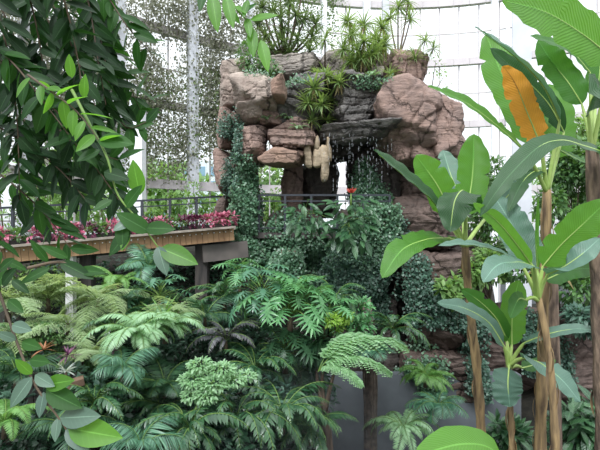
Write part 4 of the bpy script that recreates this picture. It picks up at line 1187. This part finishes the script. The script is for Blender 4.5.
banana('lowest banana plant, with one blue-green leaf hanging straight down at its front', (509, 364), [(512, 450, .1), (511, 425, .05), (510, 395, 0)], .05, .04, 6.4, [
    ([(512, 345, .1), (512, 322, .1), (514, 300, .1), (519, 280, .1)], 27, (.05, -1, .2), 'bananabright'),
    ([(504, 346, -.1), (488, 322, -.3), (464, 308, -.5), (437, 303, -.7)], 17, (-.1, -.8, .7), 'bananapale', dict(fold=.3)),
    ([(507, 340, .1), (496, 318, .0), (478, 300, -.1), (461, 289, -.2)], 17, (-.4, -1, .3), 'banana'),
    ([(509, 368, -.4), (508, 385, -.5), (510, 407, -.5)], 28, (0, -1, .15), 'bananapale', dict(fold=-.15)),
    ([(524, 343, -.2), (548, 334, -.4), (575, 329, -.5), (602, 331, -.6)], 13, (0, -.6, 1), 'bananapale', dict(fold=.3)),
    ([(524, 358, -.3), (542, 364, -.7), (562, 380, -.9), (580, 402, -1.0)], 24, (.3, -.9, .7), 'bananapale', dict(fold=.1)),
    ([(522, 368, .3), (538, 364, .5), (556, 360, .5)], 14, (0, -.7, .7), 'banana'),
])
banana('tallest banana plant at the right edge with a huge leaf crossing the top corner', (592, 148), [(604, 450, .3), (600, 340, .15), (596, 230, 0)], .11, .08, 5.6, [
    ([(612, 58, -.2), (585, 36, -.5), (550, 14, -.8), (503, 0, -1.2)], 40, (-.1, -1, -.1), 'bananabright', dict(fold=.2)),
    ([(590, 72, .2), (572, 52, .1), (552, 42, .0), (530, 36, -.1)], 16, (0, -.8, .5), 'banana'),
    ([(582, 104, .2), (568, 82, .2), (552, 62, .2), (538, 40, .2)], 30, (-.2, -1, .2), 'banana'),
    ([(588, 112, -.1), (594, 96, -.3), (606, 84, -.5), (625, 80, -.6)], 34, (.1, -1, .4), 'bananadark'),
    ([(612, 155, -.2), (585, 146, -.5), (560, 140, -.8), (540, 146, -1.0), (518, 166, -1.1), (499, 188, -1.15), (480, 216, -1.15)], 20, (-.35, -1, .75), 'bananadark', dict(fold=.15)),
    ([(596, 100, .3), (600, 60, .3), (592, 20, .3)], 30, (0, -1, .1), 'banana'),
    ([(606, 150, -.2), (620, 150, -.5), (640, 165, -.8)], 24, (0, -.8, .8), 'banana'),
], mat_stem='shaggy')
# second straight trunk
base = np.array([P(556, 450, 7.2)[0], 7.2, gz(P(556, 450, 7.2)[0], 7.2)])
root = thing('banana_plant', base, 'straight bare brown banana trunk just right of the tall banana trunk', 'trunk')
b = MB(); b.tube(poly([base, P(556, 440, 7.2), P(554, 350, 7.2), P(552, 262, 7.2)], 24), .1, .08, 12); part(b, 'trunk', M['shaggy'], root)
b = MB(); n = 10; d = rand_dirs(n) * [1, 1, .3] - [0, 0, .7]
b.inst(T_STRAPW, np.repeat([P(552, 262, 7.2)], n, 0), frames(d, [0, -1, .3]), .5); part(b, 'dry_leaves', M['dryleaf'], root)

# ------------------------------------------------------------------ green masses in the right background
RB = [('dense dark shrub behind the steel column at the right', (486, 200, 13.5, 15, 44), 800, 'bush'), ('big leafy tree mass at the right edge behind the tallest banana', (574, 190, 13.0, 32, 50), 2200, 'bush'),
      ('lower dark shrub above the right rock face', (560, 268, 12.6, 60, 34), 2200, 'bush'), ('light green shrub above the brown rock left of the nearest banana', (490, 268, 12.6, 26, 26), 900, 'bushlight'),
      ('pale fern-like tree top against the glass at the far right', (586, 140, 14.5, 30, 26), 1000, 'bushlight'), ('small bright shrub behind the left banana trunk', (455, 292, 11.6, 14, 14), 260, 'bushlight'),
      ('dark shrub hanging over the right rock face', (590, 318, 11.6, 22, 16), 600, 'ivydark')]
for lab, (px, py, Y, rx, ry), n, mat in RB:
    bl = [pb(px + rng.uniform(-.8, .8) * rx, py + rng.uniform(-.7, .7) * ry, Y + rng.uniform(-.6, .6), rx * .42, ry * .42) for _ in range(8)]
    w0 = P(px, py, Y); g = gz(w0[0], Y)
    bush('shrub', lab, 'shrub', (w0[0], Y, max(g, w0[2] - ry / F * Y * 1.3)), bl, int(n * 1.7), T_OV, .17, mat, group='leafy masses in the right background', lean=.6)

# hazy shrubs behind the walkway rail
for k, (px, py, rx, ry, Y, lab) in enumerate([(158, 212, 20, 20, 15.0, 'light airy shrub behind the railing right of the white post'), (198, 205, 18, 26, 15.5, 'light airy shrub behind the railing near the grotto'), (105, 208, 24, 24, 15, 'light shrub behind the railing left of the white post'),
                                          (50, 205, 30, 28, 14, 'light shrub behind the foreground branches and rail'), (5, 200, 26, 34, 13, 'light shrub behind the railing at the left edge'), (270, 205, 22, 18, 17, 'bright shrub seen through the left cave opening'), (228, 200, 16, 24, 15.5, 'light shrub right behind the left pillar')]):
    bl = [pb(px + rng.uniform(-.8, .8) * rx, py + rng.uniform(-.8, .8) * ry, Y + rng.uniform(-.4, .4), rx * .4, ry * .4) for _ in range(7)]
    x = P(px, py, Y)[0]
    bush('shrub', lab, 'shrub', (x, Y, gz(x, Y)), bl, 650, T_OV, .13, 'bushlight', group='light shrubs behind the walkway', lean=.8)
# white post
b = MB(); a = P(138, 102, 14.8); b.box((a[0] - .2, 14.6, gz(a[0], 14.8) - .2), (a[0] + .2, 15.0, a[2]))
tag(b.build('white_post', M['steelwhite'], smooth=False), 'broad white upright post standing behind the walkway railing', 'post')

# outside: trees and a building
for k, (x, y, h_, r_, lab) in enumerate([(-16, 30, 7.5, 3.5, 'round tree outside the glass at the far left'), (-9, 33, 7, 3.2, 'round tree outside the glass left of the grotto'), (-3, 34, 7.4, 3.4, 'round tree outside the glass seen behind the cave'), (20, 34, 8, 3.6, 'round tree outside the glass at the right edge'), (13, 36, 7, 3.0, 'round tree outside the glass behind the steel column')]):
    bl = [(x + rng.uniform(-.6, .6) * r_, y + rng.uniform(-.6, .6) * r_, h_ + 1.5 + rng.uniform(-.5, .6) * r_ * .7, r_ * .55, r_ * .55, r_ * .5) for _ in range(8)]
    bush('tree', lab, 'tree', (x, y, 3.4), bl, 1500, T_OV, .6, 'bushlight', group='trees outside the glasshouse')
root = thing('building', (-19, 78, 3.4), 'pale distant building outside the glass at the left', 'building')
b = MB(); b.box((-26, 74, 3.4), (-13, 82, 17)); part(b, 'wall', M['facade'], root, smooth=False)
for fl in range(5):
    for q in range(6):
        b = MB(); b.box((-25.4 + q * 2.1, 73.9, 5 + fl * 2.4), (-24 + q * 2.1, 74.1, 6.5 + fl * 2.4)); part(b, 'window', M['facadeglass'], root, smooth=False)

# ------------------------------------------------------------------ hanging vine curtain on the left glass
def curtain(label, px0, px1, y0, y1, n, mat, rad=GR - .3, lsz=.1):
    t1, t0 = ang_px(px0), ang_px(px1); b = MB(); s = MB(); pos = []; D = []
    for _ in range(n):
        t = rng.uniform(t0, t1); r = rad + rng.uniform(-.35, .35); p0 = gp(t, 0, r); Yd = p0[1]
        zt = CZ + (225 - y0) / F * Yd; zb = CZ + (225 - y1 + rng.uniform(-15, 50)) / F * Yd
        zs = np.arange(zb, zt, .085); dens = np.array([noise.noise(Vector((t * 9, z * .45, 3))) for z in zs]) > rng.uniform(-.6, .15)
        zs = zs[dens]
        if len(zs) == 0: continue
        pp = np.stack([np.full(len(zs), p0[0]), np.full(len(zs), p0[1]), zs], -1) + rng.normal(size=(len(zs), 3)) * .12
        pos.append(pp); s.tube([gp(t, zb, r), gp(t, (zb + zt) / 2, r), gp(t, zt, r)], .003, .003, 3, False) if rng.uniform() < .3 else None
    pos = np.concatenate(pos); m = len(pos)
    b.inst(T_IVY, pos, frames(rng.normal(size=(m, 3)) * .8 + [0, 0, -.8], rng.normal(size=(m, 3)) + [0, -.6, .3]), lsz * rng.uniform(.6, 1.4, m))
    o = b.build('hanging_vines', M[mat]); tag(o, label, 'vines', kind='stuff')
    s.build('stem', M['twig'], o)


curtain('curtain of hanging vines on the glass between the left edge and the thick column', -30, 188, -6, 175, 400, 'curtain')
curtain('curtain of hanging vines on the glass between the thick column and the grotto', 188, 262, -6, 175, 180, 'curtain')
curtain('greener lower fringe of hanging vines on the left glass', 60, 262, 70, 190, 200, 'curtaingreen')
curtain('thin hanging vines on the glass behind the grotto top plants', 262, 345, -6, 40, 130, 'curtaingreen')

# ------------------------------------------------------------------ foreground tree
TR = np.array([-3.6, 1.3, 4.9])
tree = thing('overhanging_tree', TR, 'dark glossy-leaved tree whose branches hang down over the left foreground', 'tree')
b = MB(); b.tube(poly([TR - [0, 0, .1], TR + [.1, .1, 2.5], TR + [.5, .6, 4.6]], 16), .16, .1, 10); part(b, 'trunk', M['bark'], tree)
b = MB(); b.tube(poly([TR + [.4, .5, 4.4], [-2.4, 2.4, 9.3], [-1.2, 2.7, 9.4], [-.2, 2.5, 9.2]], 16), .08, .03, 8); limb = part(b, 'limb', M['bark'], tree)


def branch(pts, n, size, mat, name='branch', thick=.007, droop=.75, T=T_BIG, spread=.85, stem='twig', label=None):
    path = poly([P(*p) for p in pts], 40); t = nrm(np.gradient(path, axis=0))
    b = MB(); b.tube(path, thick, thick * .35, 6); o = part(b, name, M[stem], tree)
    if label: o['label'] = label
    s = np.linspace(.04, 1, n) * 39; pos = np.stack([np.interp(s, np.arange(40), path[:, k]) for k in range(3)], -1)
    tt = np.stack([np.interp(s, np.arange(40), t[:, k]) for k in range(3)], -1)
    sg = np.where(np.arange(n) % 2 == 0, 1, -1)[:, None]
    side = nrm(np.cross(tt, [0.05, -1, .1])); d = side * sg * spread + tt * .55 + np.array([0, 0, -droop * .6]) + rng.normal(size=(n, 3)) * .38
    up = np.array([0, -.75, .75]) + rng.normal(size=(n, 3)) * .55
    f = MB(); f.inst(T, pos, frames(d, up), size * rng.uniform(.7, 1.15, n)); part(f, 'foliage', M[mat], o)
    return o


BR = [  # main hanging sprays
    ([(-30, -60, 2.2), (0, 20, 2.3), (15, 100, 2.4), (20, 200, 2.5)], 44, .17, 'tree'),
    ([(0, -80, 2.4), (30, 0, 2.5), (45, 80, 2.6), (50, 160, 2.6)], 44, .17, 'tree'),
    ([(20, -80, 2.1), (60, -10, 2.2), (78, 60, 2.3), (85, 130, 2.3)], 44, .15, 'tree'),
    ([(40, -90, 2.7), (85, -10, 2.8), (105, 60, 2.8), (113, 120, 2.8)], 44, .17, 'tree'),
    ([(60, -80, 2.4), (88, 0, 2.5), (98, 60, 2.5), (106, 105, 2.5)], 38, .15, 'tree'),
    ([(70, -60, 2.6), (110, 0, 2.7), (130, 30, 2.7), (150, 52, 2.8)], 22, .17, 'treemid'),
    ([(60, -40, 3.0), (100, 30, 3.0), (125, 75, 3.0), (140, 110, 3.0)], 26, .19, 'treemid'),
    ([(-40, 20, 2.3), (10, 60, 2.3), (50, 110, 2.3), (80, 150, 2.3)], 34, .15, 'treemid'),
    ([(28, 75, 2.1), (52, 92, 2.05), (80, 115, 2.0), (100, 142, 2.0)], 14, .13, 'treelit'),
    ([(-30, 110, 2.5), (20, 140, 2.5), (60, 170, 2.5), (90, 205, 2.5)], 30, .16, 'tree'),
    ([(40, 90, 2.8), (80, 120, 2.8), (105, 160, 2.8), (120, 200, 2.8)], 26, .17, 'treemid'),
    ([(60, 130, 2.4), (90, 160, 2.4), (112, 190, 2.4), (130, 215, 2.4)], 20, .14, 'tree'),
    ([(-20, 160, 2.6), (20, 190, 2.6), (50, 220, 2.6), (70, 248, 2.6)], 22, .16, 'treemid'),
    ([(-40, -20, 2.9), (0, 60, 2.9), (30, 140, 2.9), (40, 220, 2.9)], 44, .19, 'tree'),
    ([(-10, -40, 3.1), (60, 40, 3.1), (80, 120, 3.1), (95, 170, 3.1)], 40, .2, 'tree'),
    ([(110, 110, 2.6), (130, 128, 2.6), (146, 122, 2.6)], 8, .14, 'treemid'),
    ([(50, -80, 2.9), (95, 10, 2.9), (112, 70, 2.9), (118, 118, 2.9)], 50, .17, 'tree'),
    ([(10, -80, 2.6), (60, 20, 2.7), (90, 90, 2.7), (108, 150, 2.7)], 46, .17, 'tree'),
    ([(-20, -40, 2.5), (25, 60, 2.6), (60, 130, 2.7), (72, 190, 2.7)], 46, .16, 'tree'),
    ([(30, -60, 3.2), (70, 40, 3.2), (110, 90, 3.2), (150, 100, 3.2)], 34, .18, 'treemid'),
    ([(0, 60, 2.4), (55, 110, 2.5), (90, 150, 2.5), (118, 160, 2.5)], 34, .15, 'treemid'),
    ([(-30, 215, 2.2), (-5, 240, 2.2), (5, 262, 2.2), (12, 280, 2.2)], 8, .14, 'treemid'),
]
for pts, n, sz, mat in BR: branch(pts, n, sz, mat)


def sprig(stem_pts, leaves, mat_default, name='branch', thick=.008, stem='twig', T=T_BIG, label=None):
    """leaf by leaf: (base px,py, tip px,py, Y, material, facing)"""
    path = poly([P(*p) for p in stem_pts], 30); b = MB(); b.tube(path, thick, thick * .4, 6); o = part(b, name, M[stem], tree)
    if label: o['label'] = label
    by = {}
    for L in leaves:
        a = P(L[0], L[1], L[4]); c = P(L[2], L[3], L[4] - .04 if len(L) < 8 else L[4] + L[7]); ln = np.linalg.norm(c - a)
        up = np.array(L[6] if len(L) > 6 and L[6] else (0, -1, .45), float)
        f = by.setdefault(L[5] or mat_default, MB()); f.inst(T, [a], frames((c - a)[None], up), ln)
    for m_, f in by.items(): part(f, 'foliage', M[m_], o)
    return o


TW = leafT(8, 2, .24, 'ovate', .15, .1)
TN = leafT(8, 2, .17, 'ovate', .18, .1)
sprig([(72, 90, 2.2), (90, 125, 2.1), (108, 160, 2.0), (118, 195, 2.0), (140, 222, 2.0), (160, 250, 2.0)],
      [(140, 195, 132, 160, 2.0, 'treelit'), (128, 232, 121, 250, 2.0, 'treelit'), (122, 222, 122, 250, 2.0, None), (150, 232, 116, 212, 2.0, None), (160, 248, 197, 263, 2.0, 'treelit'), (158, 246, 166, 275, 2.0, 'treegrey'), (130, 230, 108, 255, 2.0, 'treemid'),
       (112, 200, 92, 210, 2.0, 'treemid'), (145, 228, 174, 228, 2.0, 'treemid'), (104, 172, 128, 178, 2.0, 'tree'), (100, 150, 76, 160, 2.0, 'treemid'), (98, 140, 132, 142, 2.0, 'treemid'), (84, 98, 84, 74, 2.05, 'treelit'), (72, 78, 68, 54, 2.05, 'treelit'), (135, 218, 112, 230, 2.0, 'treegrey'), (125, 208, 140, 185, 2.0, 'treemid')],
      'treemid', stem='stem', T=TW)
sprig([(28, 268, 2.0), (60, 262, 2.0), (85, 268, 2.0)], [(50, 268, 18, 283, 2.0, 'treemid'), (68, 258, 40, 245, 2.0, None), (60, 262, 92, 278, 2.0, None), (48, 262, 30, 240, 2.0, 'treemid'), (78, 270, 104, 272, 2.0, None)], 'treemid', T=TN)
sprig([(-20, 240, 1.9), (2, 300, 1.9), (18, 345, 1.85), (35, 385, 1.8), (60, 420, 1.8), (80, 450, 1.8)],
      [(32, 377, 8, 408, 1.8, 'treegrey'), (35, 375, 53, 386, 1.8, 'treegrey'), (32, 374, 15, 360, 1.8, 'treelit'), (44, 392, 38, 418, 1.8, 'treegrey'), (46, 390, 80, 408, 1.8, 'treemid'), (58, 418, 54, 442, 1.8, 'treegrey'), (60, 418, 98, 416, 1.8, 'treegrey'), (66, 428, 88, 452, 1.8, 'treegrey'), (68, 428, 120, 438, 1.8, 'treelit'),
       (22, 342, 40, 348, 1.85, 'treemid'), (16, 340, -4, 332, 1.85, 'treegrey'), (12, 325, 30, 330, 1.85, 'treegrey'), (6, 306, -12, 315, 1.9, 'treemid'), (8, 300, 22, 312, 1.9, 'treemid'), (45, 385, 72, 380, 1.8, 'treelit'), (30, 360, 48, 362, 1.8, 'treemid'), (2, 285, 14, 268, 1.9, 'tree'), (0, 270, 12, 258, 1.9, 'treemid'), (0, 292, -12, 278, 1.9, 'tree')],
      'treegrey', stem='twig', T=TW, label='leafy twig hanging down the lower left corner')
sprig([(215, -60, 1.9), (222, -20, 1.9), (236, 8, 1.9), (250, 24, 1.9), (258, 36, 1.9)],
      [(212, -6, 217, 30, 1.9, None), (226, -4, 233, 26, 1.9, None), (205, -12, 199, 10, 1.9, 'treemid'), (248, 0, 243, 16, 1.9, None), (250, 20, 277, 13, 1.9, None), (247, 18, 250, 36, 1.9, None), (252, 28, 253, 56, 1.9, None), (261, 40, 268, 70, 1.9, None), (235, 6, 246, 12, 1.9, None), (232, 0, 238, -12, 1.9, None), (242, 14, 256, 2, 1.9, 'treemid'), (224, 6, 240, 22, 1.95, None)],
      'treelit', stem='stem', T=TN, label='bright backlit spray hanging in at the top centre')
# connect the sprays overhead to the limb
for a, c in (([-2.4, 2.4, 9.3], P(215, -60, 1.9)), ([-2.4, 2.4, 9.3], P(20, -80, 2.1)), ([-2.4, 2.4, 9.3], P(-30, -60, 2.2)), ([-2.4, 2.4, 9.3], P(60, -80, 2.4)), ([-3.1, 1.9, 9.0], P(-20, 240, 1.9)), ([-3.1, 1.9, 9.0], P(-30, 110, 2.5)), ([-2.4, 2.4, 9.3], P(-40, -20, 2.9))):
    a = np.array(a); c = np.array(c); m_ = (a + c) / 2 + [-.25, 0, .15]
    b = MB(); b.tube(bez([a, m_, c], 10), .03, .011, 6); part(b, 'limb', M['bark'], tree)

# big leaf at the lower right
c = np.array([P(505, 470, 1.7)[0], 1.7, 4.9]); root = thing('taro_plant', c, 'broad bright green leaf poking in at the bottom edge, right of centre', 'plant')
path = poly([P(508, 470, 1.7), P(490, 448, 1.6), P(462, 444, 1.5), P(415, 456, 1.4)], 24)
b = blade(path, .13, (.1, -.55, .8), fold=.15, wave=.01, tears=0); o = part(b, 'leaf', M['bananabright'], root)
b = MB(); b.tube(poly([c, c + [.02, 0, .4], P(508, 470, 1.7)], 10), .014, .006, 6); part(b, 'leaf_stalk', M['rib'], root)

# ------------------------------------------------------------------ mist low over the bank
def mist(name, a, b_, dens, label):
    m, nt, out = new_mat(name + '_mat'); v = N(nt, 'ShaderNodeVolumeScatter'); v.inputs['Color'].default_value = (.86, .93, 1, 1); v.inputs['Density'].default_value = dens; v.inputs['Anisotropy'].default_value = .2
    nt.links.new(v.outputs[0], out.inputs[1])
    b = MB(); b.inst((IV4, [IF4], np.zeros((len(IV4), 2))), [(np.array(a) + b_) / 2], np.eye(3)[None], ((np.array(b_) - a) / 2)[None])
    tag(b.build(name, m), label, 'mist', kind='stuff')


mist('mist', (-3.6, 5.6, 1.6), (1.6, 10.2, 4.2), .02, 'thin bluish mist drifting over the ferns at the bottom centre')
